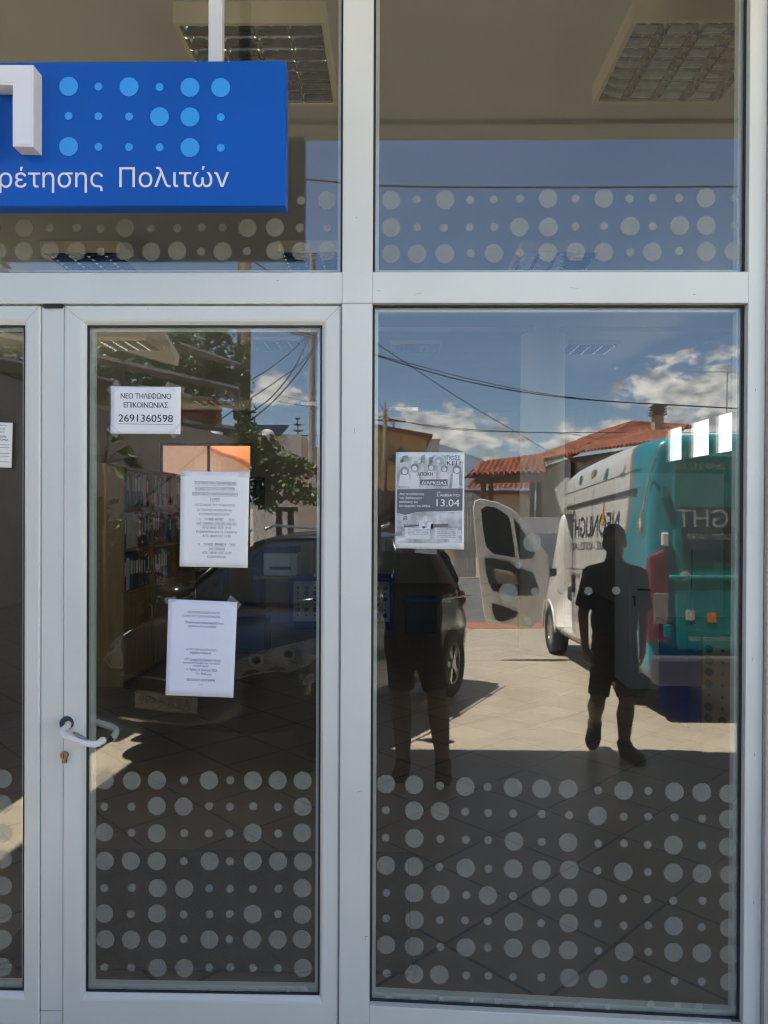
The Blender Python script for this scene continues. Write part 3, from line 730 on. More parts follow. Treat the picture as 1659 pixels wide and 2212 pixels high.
for a in (('ΛΟΓΩ ΑΔΕΙΑΣ ΤΟΥ ΥΠΑΛΛΗΛΟΥ',828,48,.505,.60),('ΟΙ ΠΟΛΙΤΕΣ ΜΠΟΡΟΥΝ ΝΑ',932,48,.50,.51),('ΕΞΥΠΗΡΕΤΗΘΟΥΝ ΑΠΟ',1018,48,.50,.44),('1)    ΤΟ',1118,46,.345,.14),('ΤΗΛ:',1124,46,.755,.09,False,True),('26913609001,903,905,906,907',1210,48,.535,.60,False,True),
          ('ΑΠΟ 08:00  ΕΩΣ 19:30',1295,48,.535,.42),('ΚΑΘΗΜΕΡΙΝΑ ΚΑΙ ΤΑ ΣΑΒΒΑΤΑ',1383,48,.535,.595),('ΑΠΟ 08:00 ΕΩΣ 13:30',1468,48,.535,.41),('2)    ΤΟ',1640,46,.33,.14),('ΤΗΛ:',1640,46,.77,.09,False,True),('2691360010',1730,48,.54,.235,False,True),('ΑΠΟ  08:00  ΕΩΣ 15:00',1815,48,.54,.43),('ΚΑΘΗΜΕΡΙΝΑ',1900,48,.54,.27)): ln(g2,*a)
for a in (('ΚΕΠ ΑΙΓΙΟΥ',1120,46,.53,.21,True,True),('ΚΕΠ  ΕΡΙΝΕΟΥ',1640,46,.545,.27,True,True)): ln(g,*a)
g.build('lettering', INK, sh); g2.build('lettering', GREYINK, sh)
tapes(t, [(397,1021,26,16,0),(528,1023,26,16,0)], -.0082)
# shadow play notice
t, sh, O, u, v, w, h = paper('notice', 'bluish white event sheet with a gap between its lines, lowest on the door glass', 'notice', [(364,1294),(512.5,1300.5),(504,1507),(357.5,1501.5)], -.0075, m=mat('bluish_paper',(.72,.75,.86),.75,var=.03,scale=5,bump=.22,bscale=11))
g = MB(); g2 = MB()
def ln3(G, s_, yz, hz, xc, ww, b_=False, un=False):
    text(G, s_, O, u, v, w*xc, h*(1-(yz-130)/1890.0), hz*h/1890.0, 'C', width=w*ww, bold=b_, under=un)
for a in (('ΦΙΛΟΠΡΟΟΔΕΥΤΙΚΟΣ',385,44,.52,.47),('ΟΜΙΛΟΣ ΣΕΛΙΑΝΙΤΙΚΩΝ',460,44,.49,.53),('με τον καραγκιοζοπαίχτη',1110,40,.50,.44),('στην',1305,40,.30,.08),('την',1510,40,.31,.04),('στις',1585,40,.455,.06),('ΤΟ Δ.Σ.',1795,22,.515,.07)): ln3(g2,*a)
for a in (('Παράσταση Καραγκιόζη για',585,42,.53,.56,True),('μεγάλους και παιδιά',655,42,.50,.40,True),('Χρήστο Πατρινό',1180,42,.49,.31,True),('παραλία Σελιανιτίκων',1315,42,.57,.44,True,True),('(ανατολική πλευρά προς την παλιά',1375,32,.51,.54,True),('παιδική χαρά)',1430,32,.50,.22,True),('Τρίτη 15 Ιουλίου 2025',1515,44,.54,.40,True),('9:00 μ.μ.',1590,44,.59,.16,True),('ΕΙΣΟΔΟΣ ΕΛΕΥΘΕΡΗ',1715,44,.51,.41,True)): ln3(g,*a)
g.build('lettering', BLUEINK, sh); g2.build('lettering', GREYINK, sh)
tapes(t, [(368,1296,24,12,10),(506,1301,30,14,-40)], -.0082)
# framed notice on the left leaf, cut by the picture edge
t, sh, O, u, v, w, h = paper('notice', 'framed printed form on the left door leaf, cut by the picture edge', 'notice', [(-75,908),(28.5,911),(27,1012.5),(-75,1010)], -.0075, m=mat('cream_paper',(.80,.79,.74),.7,var=.02))
g = MB()
for i, (s_, yy, hh, b_) in enumerate((('ΕΛΛΗΝΙΚΗ ΔΗΜΟΚΡΑΤΙΑ',.90,.0045,False),('ΥΠΟΥΡΓΕΙΟ ΕΡΓΑΣΙΑΣ',.83,.0045,False),('ΤΗΛ. 26910 - 2840770',.76,.0045,False),('ΩΡΑΡΙΟ ΕΡΓΑΣΙΩΝ',.66,.006,True),('ΔΙΟΙΚΗΤΙΚΟΥ ΤΟΜΕΑ',.59,.006,True))):
    text(g, s_, O, u, v, w*.60, h*yy, hh, 'C', bold=b_)
for k in range(7): yy = .50-k*.06; g.quad(*[O+u*(w*a)+v*(h*b_) for a,b_ in ((.08,yy),(.92-.2*(k%3==2),yy),(.92-.2*(k%3==2),yy+.008),(.08,yy+.008))])
g.build('lettering', INK, sh)
g = MB(); g.ring([O+v*0,O+u*w,O+u*w+v*h,O+v*h],[O+u*.003+v*.003,O+u*(w-.003)+v*.003,O+u*(w-.003)+v*(h-.003),O+u*.003+v*(h-.003)],(0,-.0006,0)); g.build('border_line', INK, sh)

# union poster, inside the right pane
t, sh, O, u, v, w, h = paper('poster', 'grey printed strike poster of cheering people, alone on the right pane', 'poster', [(855,976.5),(1003.5,977),(1002,1187),(853,1184)], -.0062, m=mat('poster_paper',(.70,.77,.79),.6,var=.02))
KX, KY = w/1400.0, h/1960.0       # zoomed poster pixels: x 105..1500, y 140..2095
def q(x, y, dz=0): return O + u*((x-105)*KX) + v*(h-(y-140)*KY) + Vector((0,-dz,0))
PH = mat('halftone_photo', (.42,.455,.47), .7, var=.5, scale=26)
PD = mat('halftone_dark', (.12,.13,.155), .7, var=.15, scale=12)
PL = mat('print_light', (.60,.64,.66), .7, var=.12, scale=30)
PM = mat('print_mid', (.24,.26,.29), .7, var=.35, scale=40)
b = MB(); b.quad(q(135,900),q(1470,870),q(1470,320),q(1130,420),q(850,420),q(840,265),q(560,235),q(135,250)); b.quad(q(135,2000),q(1465,1985),q(1465,1330),q(1200,1350),q(900,1340),q(500,1370),q(290,1430),q(135,1390)); b.build('photo_print', PH, sh)
b = MB(); b.add([q(135,905,.0002),q(1470,872,.0002),q(1470,1322,.0002),q(1150,1340,.0002),q(830,1345,.0002),q(520,1365,.0002),q(400,1400,.0002),q(300,1425,.0002),q(135,1385,.0002)],[tuple(range(9))])
b.quad(q(605,705,.0004),q(1160,690,.0004),q(1160,830,.0004),q(605,805,.0004))
b.quad(q(280,1612,.0004),q(590,1590,.0004),q(590,1650,.0004),q(285,1675,.0004)); b.quad(q(870,1608,.0004),q(1180,1590,.0004),q(1185,1650,.0004),q(875,1675,.0004)); b.build('dark_band', PD, sh)
b = MB(); c = MB()
for (x, y, r1, r2, body) in ((285,540,72,88,(170,400,610,840)),(490,470,75,85,(390,590,560,880)),(825,455,65,75,(740,930,520,690)),(1090,485,60,70,(1000,1170,545,690)),(1345,500,80,90,(1250,1400,560,870))):
    b.disc(q(x,y-10,.0004), u*KX, v*KY, max(r1,r2), 20)
    c.disc(q(x,y+8,.0006), u*KX, v*KY, r1*.68, 18)
    x0_,x1_,ya_,yb_ = body; c.quad(q(x0_,yb_,.0003),q(x1_,yb_,.0003),q(x1_-20,ya_,.0003),q(x0_+20,ya_,.0003))
b.quad(q(1200,860,.0003),q(1250,860,.0003),q(1270,560,.0003),q(1215,600,.0003)); b.quad(q(1395,800,.0003),q(1460,830,.0003),q(1440,480,.0003),q(1400,560,.0003))
for i in range(26):
    x = rng.uniform(150,1440); y = rng.choice([rng.uniform(270,360), rng.uniform(1450,1950)]); ww = rng.uniform(20,80); hh = rng.uniform(20,90)
    (b if i % 2 else c).quad(q(x-ww,y+hh,.0002),q(x+ww,y+hh*.7,.0002),q(x+ww*.8,y-hh,.0002),q(x-ww*.6,y-hh*.8,.0002))
b.build('hair_print', PM, sh)
c.quad(q(310,1905,.00045),q(815,1910,.00045),q(815,1685,.00045),q(310,1685,.00045)); c.quad(q(910,1900,.00045),q(1385,1910,.00045),q(1385,1685,.00045),q(910,1685,.00045))
c.build('light_print', PL, sh)
b = MB(); b.quad(q(850,415,.0005),q(1120,415,.0005),q(1120,208,.0005),q(850,208,.0005)); b.build('logo_ground', mat('logo_blue_grey',(.33,.40,.45),.7), sh)
b = MB()      # the looped handset mark on the logo
def arc(cx, cy, rx, ry, a0, a1, wd, n=22):
    for i in range(n):
        ps = []
        for a in (a0+(a1-a0)*i/n, a0+(a1-a0)*(i+1)/n): ps.append((math.cos(R(a)), math.sin(R(a))))
        (c0,s0),(c1,s1) = ps
        b.quad(q(cx+(rx-wd)*c0,cy-(ry-wd)*s0,.0007),q(cx+rx*c0,cy-ry*s0,.0007),q(cx+rx*c1,cy-ry*s1,.0007),q(cx+(rx-wd)*c1,cy-(ry-wd)*s1,.0007))
arc(985,320,118,112,-20,235,20); b.quad(q(865,405,.0007),q(985,405,.0007),q(975,380,.0007),q(885,372,.0007)); b.disc(q(965,330,.0007),u*KX,v*KY,34,14); b.build('logo_mark', PL, sh)
b = MB(); HK = h/1960.0
text(b,'ΠΟΣΕ',q(0,0,.0007)-(q(0,0)-O),u,v,(1278-105)*KX,h-(295-140)*KY,84*HK,'C',width=275*KX,bold=True); text(b,'ΚΕΠ',q(0,0,.0007)-(q(0,0)-O),u,v,(1278-105)*KX,h-(405-140)*KY,90*HK,'C',width=275*KX,bold=True)
b.build('lettering', mat('navy_ink',(.02,.03,.12),.7), sh)
O7 = O + Vector((0,-.0008,0)); b = MB(); text(b,'ΑΠΟΧΗ',O7,u+v*.04,v,(540-105)*KX,h-(655-140)*KY,78*HK,'L',width=315*KX,bold=True)
for i, ll in enumerate((('ΤΟΝ ΥΠΟΒΙΒΑΣΜΟ ΤΟΥ',1735),('ΘΕΣΜΟΥ ΤΩΝ Κ.Ε.Π. ΚΑΙ',1780),('ΤΩΝ ΥΠΑΛΛΗΛΩΝ ΤΟΥΣ',1825))): text(b,ll[0],O7,u,v,(570-105)*KX,h-(ll[1]-140)*KY,24*HK,'C',width=410*KX)
for i, ll in enumerate((('ΤΙΣ ΑΠΑΡΑΙΤΗΤΕΣ ΣΥΝΘΗΚΕΣ',1715),('ΕΡΓΑΣΙΑΣ ΓΙΑ ΝΑ',1760),('ΑΝΤΑΠΟΚΡΙΝΟΜΑΣΤΕ ΜΕ',1800),('ΣΥΝΕΠΕΙΑ ΚΑΙ ΠΟΙΟΤΗΤΑ',1840),('ΣΤΟΥΣ ΠΟΛΙΤΕΣ',1880))): text(b,ll[0],O7,u,v,(1145-105)*KX,h-(ll[1]-140)*KY,22*HK,'C',width=380*KX)
b.build('lettering', INK, sh)
b = MB(); text(b,'ΔΙΑΡΚΕΙΑΣ',O7,u-v*.02,v,(635-105)*KX,h-(785-140)*KY,68*HK,'L',width=515*KX,bold=True)
for s_, yy, ww in (('Από τα καθήκοντα',1020,500),('των διαδικασιών',1100,455),('απόδοσης και',1180,380),('λειτουργίας του ΑΜΚΑ',1260,625)): text(b,s_,O7,u,v,(185-105)*KX,h-(yy-140)*KY,46*HK,'L',width=ww*KX,bold=True)
text(b,'ΑΠΟ',O7,u,v,(940-105)*KX,h-(972-140)*KY,28*HK,'L'); text(b,'ΣΑΒΒΑΤΟ',O7,u,v,(940-105)*KX,h-(1040-140)*KY,52*HK,'L',width=465*KX,bold=True); text(b,'13.04',O7,u,v,(940-105)*KX,h-(1240-140)*KY,145*HK,'L',width=465*KX)
text(b,'ΚΑΤΑΓΓΕΛΟΥΜΕ',O7,u+v*.06,v,(298-105)*KX,h-(1650-140)*KY,34*HK,'L',width=280*KX,bold=True); text(b,'ΔΙΕΚΔΙΚΟΥΜΕ',O7,u+v*.06,v,(892-105)*KX,h-(1650-140)*KY,34*HK,'L',width=260*KX,bold=True)
b.build('lettering', mat('white_print',(.74,.76,.77),.7), sh)
tapes(t, [(920,1189,48,14,-4)], -.0075)

# ------------------------------------------------------------------ the office behind the glass
cl = inn(1125,900,8.3); cr_ = inn(1220,900,8.3); cr = (cr_.x-cl.x)/2
tag(MB().tube([((cl.x+cr_.x)/2,6.05,0),((cl.x+cr_.x)/2,6.05,CEILZ)], cr, 40).build('round_column', mat('column_paint',(.86,.87,.87),.8,var=.02), smooth=True), 'thick round white column standing in the middle of the office', 'column')
tag(MB().box((XL,5.85,CEILZ-.05),(XR,6.25,CEILZ)).build('ceiling_beam', CEIL), 'shallow white beam crossing the office ceiling over the round column', 'beam')
mt = MB().box((-1.36,.18,.001),(.06,1.03,.016)); tag(mt.build('doormat', mat('mat_brown',(.09,.075,.06),.95,var=.15,scale=40,bump=.4,bscale=300), bevel=.004), 'dark brown doormat lying on the office floor just inside the doors', 'doormat')

# louvred lamps
def make_lamp(label):
    t = thing('ceiling_lamp', label, 'ceiling lamp', (0,0,CEILZ), 'square louvred lamps on the office ceiling')
    S, z0, z1 = .30, -.085, 0.0
    b = MB(); b.ring([(-S,-S,z0),(S,-S,z0),(S,S,z0),(-S,S,z0)],[(-S+.018,-S+.018,z0),(S-.018,-S+.018,z0),(S-.018,S-.018,z0),(-S+.018,S-.018,z0)],(0,0,z1-z0))
    b.box((-S+.017,-S+.017,-.012),(S-.017,S-.017,-.002)); MB().box((-S+.019,-S+.019,-.022),(S-.019,S-.019,-.014)).build('shade_plate', DARKIN, t, local=True); b.build('housing', LAMPB, t, local=True, bevel=.002)  # near-black plate under the top paints the shade inside the cells
    # four parabolic channels crossed by blades
    I = S-.02; nC = 4; wC = 2*I/nC
    b = MB()
    for c in range(nC+1):
        x = -I + c*wC; n = 5; prof = []
        for k in range(n+1):
            a = k/n; prof.append((.001+.020*a**2.0*1.0, z0+.004+.052*a))
        for s_ in (-1,1):
            if (c == 0 and s_ < 0) or (c == nC and s_ > 0): continue
            vs = [];
            for (o_, z) in prof: vs += [(x+s_*o_,-I,z),(x+s_*o_,I,z)]
            b.add(vs, [(2*k,2*k+1,2*k+3,2*k+2) for k in range(n)])
    nB = 7
    for r in range(nB+1):
        y = -I + r*2*I/nB
        for c in range(nC):
            x0_, x1_ = -I+c*wC+.001, -I+(c+1)*wC-.001; n = 4
            for s_ in (-1,1):
                vs = []
                for k in range(n+1):
                    a = k/n; o_ = .0008+.011*a**1.8; z = z0+.004+.042*a
                    vs += [(x0_, y+s_*o_, z),(x1_, y+s_*o_, z)]
                if (r == 0 and s_ < 0) or (r == nB and s_ > 0): continue
                b.add(vs, [(2*k,2*k+1,2*k+3,2*k+2) for k in range(n)])
    b.build('louvre', MIRROR, t, local=True, smooth=True)
    for c in range(nC):
        x = -I + (c+.5)*wC
        MB().tube([(x,-I+.01,z0+.055),(x,I-.01,z0+.055)], .012, 8).build('fluorescent_tube', TUBEW, t, local=True, smooth=True)
    return t
lamp0 = make_lamp('square louvred lamp partly behind the hanging sign, in the front row')
spots = [(-.585,.93,None),(1.21,.93,'square louvred lamp at the upper right corner of the upper right pane'),
         (-2.37,3.52,'louvred lamp seen under the left part of the sign, second row'),(-.585,3.52,'louvred lamp low behind the upper left pane beside the mullion, second row'),(1.21,3.52,'louvred lamp low behind the dots of the upper right pane, second row'),
         (-3.15,6.42,'louvred lamp at the upper left corner of the door glass'),(-1.40,6.42,'louvred lamp at the upper right of the door glass'),(.22,6.6,'louvred lamp left of the round column'),(2.27,6.6,'louvred lamp right of the round column'),
         (-3.35,11.2,'small far lamp above the rear window, left of the pole reflection'),(-1.65,11.2,'small far lamp near the right stile of the door'),(.13,11.9,'small far lamp above the grey poster')]
for i, (x, y, lb) in enumerate(spots):
    if i == 0: lamp0.location = (x, y, CEILZ)
    else: dup(lamp0, (x, y, CEILZ), lb)

# bookcase along the left, filled with lever arch files
def binder(b, x, y, z, t_, h_, d_, axis='x'):
    pass
BC = inn(266,1490,6.31); bx = BC.x
bk = thing('bookcase', 'tall wooden bookcase crammed with lever arch files, end panel towards the street', 'bookcase', (bx-.2, 5.2, 0))
by0, by1, bh = BC.y, BC.y+2.3, 1.92
MB().box((bx-.40,by0,0),(bx,by0+.03,bh)).build('end_panel', mat('light_oak',(.34,.22,.09),.5,var=.15,scale=3,vscale=(6,6,.6)), bk, bevel=.002)
MB().box((bx-.40,by1-.03,0),(bx,by1,bh)).build('end_panel', WOOD, bk)
MB().box((bx-.40,by0+.03,0),(bx-.38,by1-.03,bh)).build('back_panel', WOOD, bk)
MB().box((bx-.379,by0+.75,.03),(bx-.002,by0+.79,bh-.03)).build('divider', WOOD, bk)
MB().box((bx-.379,by0+1.5,.03),(bx-.002,by0+1.54,bh-.03)).build('divider', WOOD, bk)
for z in (.03,.80,1.17,1.54,bh-.03): MB().box((bx-.379,by0+.03,z-.012),(bx-.004,by1-.03,z+.012)).build('shelf', WOOD, bk)
for k in range(3):
    ya_ = by0+.035+k*.76
    d_ = MB().box((bx-.012,ya_,.05),(bx+.006,ya_+.70,.785)).build('cupboard_door', WOOD, bk, bevel=.002)
    MB().tube([(bx+.006,ya_+.62,.62),(bx+.03,ya_+.62,.62),(bx+.03,ya_+.62,.50),(bx+.006,ya_+.62,.50)], .005, 6).build('handle', CHROME, d_, smooth=True)
bcols = [('red',(.42,.03,.05)),('black',(.02,.02,.022)),('blue',(.02,.09,.30)),('white',(.60,.60,.58)),('dark red',(.28,.02,.06)),('green',(.02,.14,.08)),('turquoise',(.03,.28,.40))]
BMATS = {n: mat('binder_'+n.replace(' ','_'), c, .5, var=.1) for n, c in bcols}
def files(parent, face, spec):
    """face(s, z0, z1, w) -> box corners; spec rows of (start, end, z)"""
    for s0, s1, z in spec:
        s = s0
        while s < s1-.05:
            w_ = rng.choice([.055,.075,.075,.08]); n, c = rng.choice(bcols)
            if s + w_ > s1: break
            hh = rng.uniform(.28,.315)
            a, b_ = face(s, z+.014, z+.014+hh, w_-.004)
            o = MB().box(a, b_).build('lever_arch_file', BMATS[n], parent, bevel=.002, seg=1)
            if n != 'white' and rng.random() < .85:
                a2, b2 = face(s+w_*.2, z+.014+hh*.45, z+.014+hh*.85, w_*.55)
                a2 = list(a2); b2 = list(b2)
                if abs(a[0]-b_[0]) > abs(a[1]-b_[1]): a2[0] = b2[0]-.001 if False else a2[0]
                lab = MB()
                if parent is bk: lab.box((b_[0], a2[1], a2[2]), (b_[0]+.001, b2[1], b2[2]))
                else: lab.box((a2[0], a[1]-.001, a2[2]), (b2[0], a[1], b2[2]))
                lab.build('spine_label', PAPER, o)
            s += w_ + (rng.uniform(.02,.12) if rng.random() < .12 else .002)
files(bk, lambda s, z0, z1, w_: ((bx-.31, s, z0), (bx-.02, s+w_, z1)), [(by0+.05,by0+.74,.80),(by0+.05,by0+.74,1.17),(by0+.05,by0+.74,1.54),(by0+.82,by0+1.48,.80),(by0+.82,by0+1.48,1.17),(by0+.82,by0+1.48,1.54),(by0+1.56,by0+2.2,1.17),(by0+1.56,by0+2.2,1.54)])
# dark cabinet further back
dk = thing('cabinet', 'dark open cabinet with white files at the back of the office', 'cabinet', (-3.0, 7.7, 0))
x0_, x1_ = inn(395,1100,9.6).x, inn(560,1100,9.6).x
for x in (x0_, (x0_+x1_)/2, x1_-.03): MB().box((x,7.33,0),(x+.03,7.72,1.95)).build('side_panel', BLACKW, dk)
MB().box((x0_,7.72,0),(x1_,7.74,1.95)).build('back_panel', BLACKW, dk)
for z in (.05,.75,1.12,1.5,1.93): MB().box((x0_+.031,7.335,z-.012),(x1_-.031,7.715,z+.012)).build('shelf', BLACKW, dk)
files(dk, lambda s, z0, z1, w_: ((s, 7.36, z0), (s+w_, 7.66, z1)), [(x0_+.04,(x0_+x1_)/2-.02,1.12),(x0_+.04,(x0_+x1_)/2-.02,.75),((x0_+x1_)/2+.04,x1_-.04,1.12)])

# the dotted service counters
def counter(name, label, x0, x1, yf, depth, hgt, face='front', base=0.0):
    t = thing(name, label, 'counter', ((x0+x1)/2, yf+depth/2, 0))
    MB().box((x0-.02,yf-.03,hgt-.04),(x1+.02,yf+depth,hgt)).build('top', BLUEP, t, bevel=.003)
    for x in (x0, x1-.05): MB().box((x,yf,0),(x+.05,yf+depth-.02,hgt-.04)).build('end_panel', BLUEP, t)
    MB().box((x0+.05,yf+.012,.10),(x1-.05,yf+.03,hgt-.04)).build('front_panel', PANELG, t)
    g = MB(); nx = max(3, int((x1-x0-.14)/.105))
    for r in range(6):
        for c in range(nx):
            B_ = rng.random() < .45
            g.disc((x0+.05+(c+.5)*(x1-x0-.1)/nx, yf+.011, .15+(r+.4)*(hgt-.24)/6), (1,0,0), (0,0,1), .030 if B_ else .012, 20, (0,-.001,0))
    g.build('dot_pattern', BLUEP, t)
    MB().box((x0+.05,yf+.02,0),(x1-.05,yf+.03,.10)).build('plinth', BLACKP, t)
    return t
cyd = 9.4-2.27
c1 = counter('service_counter', 'blue service counter with a grey dotted front, far back behind the mullion', inn(625,1300,9.4).x, inn(850,1300,9.4).x, cyd, .6, .66)
for xx, lb in ((inn(655,1200,9.5).x, 'clear glass screen standing on the left end of the back counter'), (inn(822,1200,9.5).x, 'dotted clear glass screen standing on the right end of the back counter')):
    t = thing('glass_screen', lb, 'glass screen', (xx, cyd+.12, .66))
    MB().box((xx-.17,cyd+.10,.66),(xx+.17,cyd+.108,1.18)).build('glass_pane', CLEAR, t)
    for s_ in (-.15,.15): MB().box((xx+s_-.012,cyd+.085,.66),(xx+s_+.012,cyd+.123,.70)).build('clip', CHROME, t)
# printer on a side table, with a blue box
pt = thing('printer', 'boxy white office printer with a dark top on the back counter', 'printer', (inn(610,1225,9.8).x, 7.5, .66))
pxx = inn(610,1225,9.8).x
pw = .22
MB().box((pxx-pw,7.35,.66),(pxx+pw,7.75,.95)).build('body', mat('printer_white',(.62,.63,.62),.5), pt, bevel=.012)
MB().box((pxx-pw+.01,7.36,.951),(pxx+pw-.01,7.74,1.03)).build('lid', BLACKP, pt, bevel=.01)
MB().box((pxx-.14,7.345,.74),(pxx+.14,7.36,.78)).build('paper_slot', BLACKP, pt)
tb_ = thing('side_table', 'plain low table under the white printer', 'table', (pxx, 7.55, 0))
MB().box((pxx-.34,7.28,.615),(pxx+.28,7.85,.655)).build('table_top', WOOD, tb_, bevel=.003)
for a in (-.31,.25):
    for c in (7.31,7.81): MB().box((pxx+a,c-.02,0),(pxx+a+.04,c+.02,.615)).build('leg', BLACKP, tb_)
def crate(label, xa, xb, d, h0):
    t = thing('storage_box', label, 'box', ((xa+xb)/2, d-2.27+.2, h0))
    y_ = d-2.27
    MB().box((xa,y_,h0),(xb,y_+.4,h0+.38)).build('body', mat('box_petrol',(.008,.025,.045),.5), t, bevel=.006)
    MB().box((xa-.012,y_-.012,h0+.381),(xb+.012,y_+.412,h0+.42)).build('lid', BLUEP, t, bevel=.006)
A = inn(510,1415,7.8); B = inn(572,1415,7.8); crate('petrol blue storage box on the floor, seen low through the door glass', A.x, B.x, 7.8, 0.0)
A = inn(875,1360,9.2); B = inn(942,1360,9.2); crate('petrol blue storage box on the floor, seen below the grey poster', A.x, B.x, 9.2, 0.0)
# tall grey cabinet with handle and key
A = inn(1360,1484,6.4); B = inn(1562,1484,6.4); zc_ = inn(1360,1022,6.4).z
tc_ = thing('metal_cabinet', 'tall pale grey metal cabinet with a black lever handle and a hanging key', 'cabinet', ((A.x+B.x)/2, A.y+.2, 0))
GM = mat('pale_grey_metal',(.56,.59,.63),.45,var=.03)
MB().box((A.x,A.y+.018,.0),(B.x,A.y+.45,zc_)).build('body', GM, tc_, bevel=.003)
d_ = MB().box((A.x+.004,A.y,.02),(B.x-.004,A.y+.016,zc_-.01)).build('cabinet_door', GM, tc_, bevel=.003)
hz_ = inn(1378,1273,6.38); MB().tube([hz_+Vector((0,.01,0)),hz_+Vector((0,-.03,0)),hz_+Vector((.10,-.03,0))],.008,8).build('handle', BLACKP, d_, smooth=True)
hk = inn(1370,1290,6.38); b = MB(); b.disc(hk+Vector((0,.008,0)),(1,0,0),(0,0,1),.014,12,(0,-.012,0)); b.box(hk+Vector((-.008,-.012,-.075)),hk+Vector((.008,-.006,.0))); b.build('key', BLACKP, d_)
# near desk on the right: blue end, perforated side running towards the street
A = inn(1481,1600,5.3); B = inn(1512,1600,5.3); dtop = .70
ds = thing('service_desk', 'dark blue service desk with a brown perforated side, close to the right jamb', 'desk', (A.x+.3, A.y-.5, 0))
fx0 = B.x; yF = A.y; yN = A.y-1.5; sl_ = .10
MB().box((A.x,yF-.03,0),(fx0,yF+.55,dtop-.04)).build('end_panel', mat('desk_blue',(.012,.055,.40),.45), ds, bevel=.003)
P0 = Vector((fx0, yF-.02, 0)); P1 = Vector((fx0+.62, yF-.62, 0)); dr = (P1-P0).normalized(); nr = Vector((dr.y,-dr.x,0))
PB = mat('perforated_brown',(.42,.27,.13),.5,var=.1)
b = MB(); b.prism([P0+Vector((0,0,.02)),P1+Vector((0,0,.02)),P1+Vector((0,0,dtop-.04)),P0+Vector((0,0,dtop-.04))], -nr*.018); b.build('perforated_panel', PB, ds)
g = MB(); Ln = (P1-P0).length
for r in range(7):
    for c in range(9):
        B_ = rng.random() < .5
        g.disc(P0+dr*(.05+c*(Ln-.1)/8)+Vector((0,0,.08+r*(dtop-.18)/6.4))+nr*.0012, dr, (0,0,1), .030 if B_ else .012, 18, nr*.001)
g.build('hole_pattern', mat('hole_dark',(.012,.012,.015),.8), ds)
b = MB(); b.prism([Vector((A.x-.02,yF+.57,dtop-.038)),Vector((A.x-.02,yF-.06,dtop-.038)),P1+nr*.05+Vector((0,0,dtop-.038)),P1+Vector((.5,.5,dtop-.038)),Vector((fx0+.5,yF+.57,dtop-.038))],(0,0,.04)); b.build('top', mat('desk_top_navy',(.012,.025,.075),.4), ds, bevel=.003)
t = thing('glass_screen', 'tall green edged glass screen standing on the near right desk', 'glass screen', (fx0+.15, yF+.2, dtop))
MB().box((fx0+.02,yF+.2,dtop+.003),(fx0+.26,yF+.208,dtop+.55)).build('glass_pane', CLEAR, t)
MB().box((fx0+.012,yF+.199,dtop+.003),(fx0+.019,yF+.209,dtop+.553)).build('edge_strip', mat('green_glass_edge',(.03,.22,.16),.2), t)

# ------------------------------------------------------------------ vehicles in the street (seen in the glass)
def ground_matrix(x, y, fx, fy):
    N_ = Vector((0, -.061, 1)).normalized(); f = Vector((fx, fy, 0)); f = (f - N_*f.dot(N_)).normalized(); l = N_.cross(f)
    return Matrix(((f.x, l.x, N_.x, x), (f.y, l.y, N_.y, y), (f.z, l.z, N_.z, gz(y)), (0,0,0,1)))
def loft(stations):
    """stations: (x, [(y, z) half outline from bottom centre to top centre])"""
    b = MB(); k = len(stations[0][1]); n = 2*k-2; vs = []
    for x, h in stations:
        ring = [(x, y, z) for y, z in h] + [(x, -y, z) for y, z in reversed(h[1:-1])]
        vs += ring
    fs = []
    for i in range(len(stations)-1):
        for j in range(n): fs.append((i*n+j, i*n+(j+1)%n, (i+1)*n+(j+1)%n, (i+1)*n+j))
    e = (len(stations)-1)*n
    for j in range(k-1):      # end caps as strips
        a, c = j, j+1; a2, c2 = (n-j) % n, n-j-1
        for base in (0, e):
            idx = [base+a, base+c, base+c2, base+a2]; idx = list(dict.fromkeys(idx))
            if len(idx) > 2: fs.append(tuple(idx))
    return b.add(vs, fs)
def subsurf(o, lv):
    m = o.modifiers.new('s','SUBSURF'); m.levels = lv; m.render_levels = lv
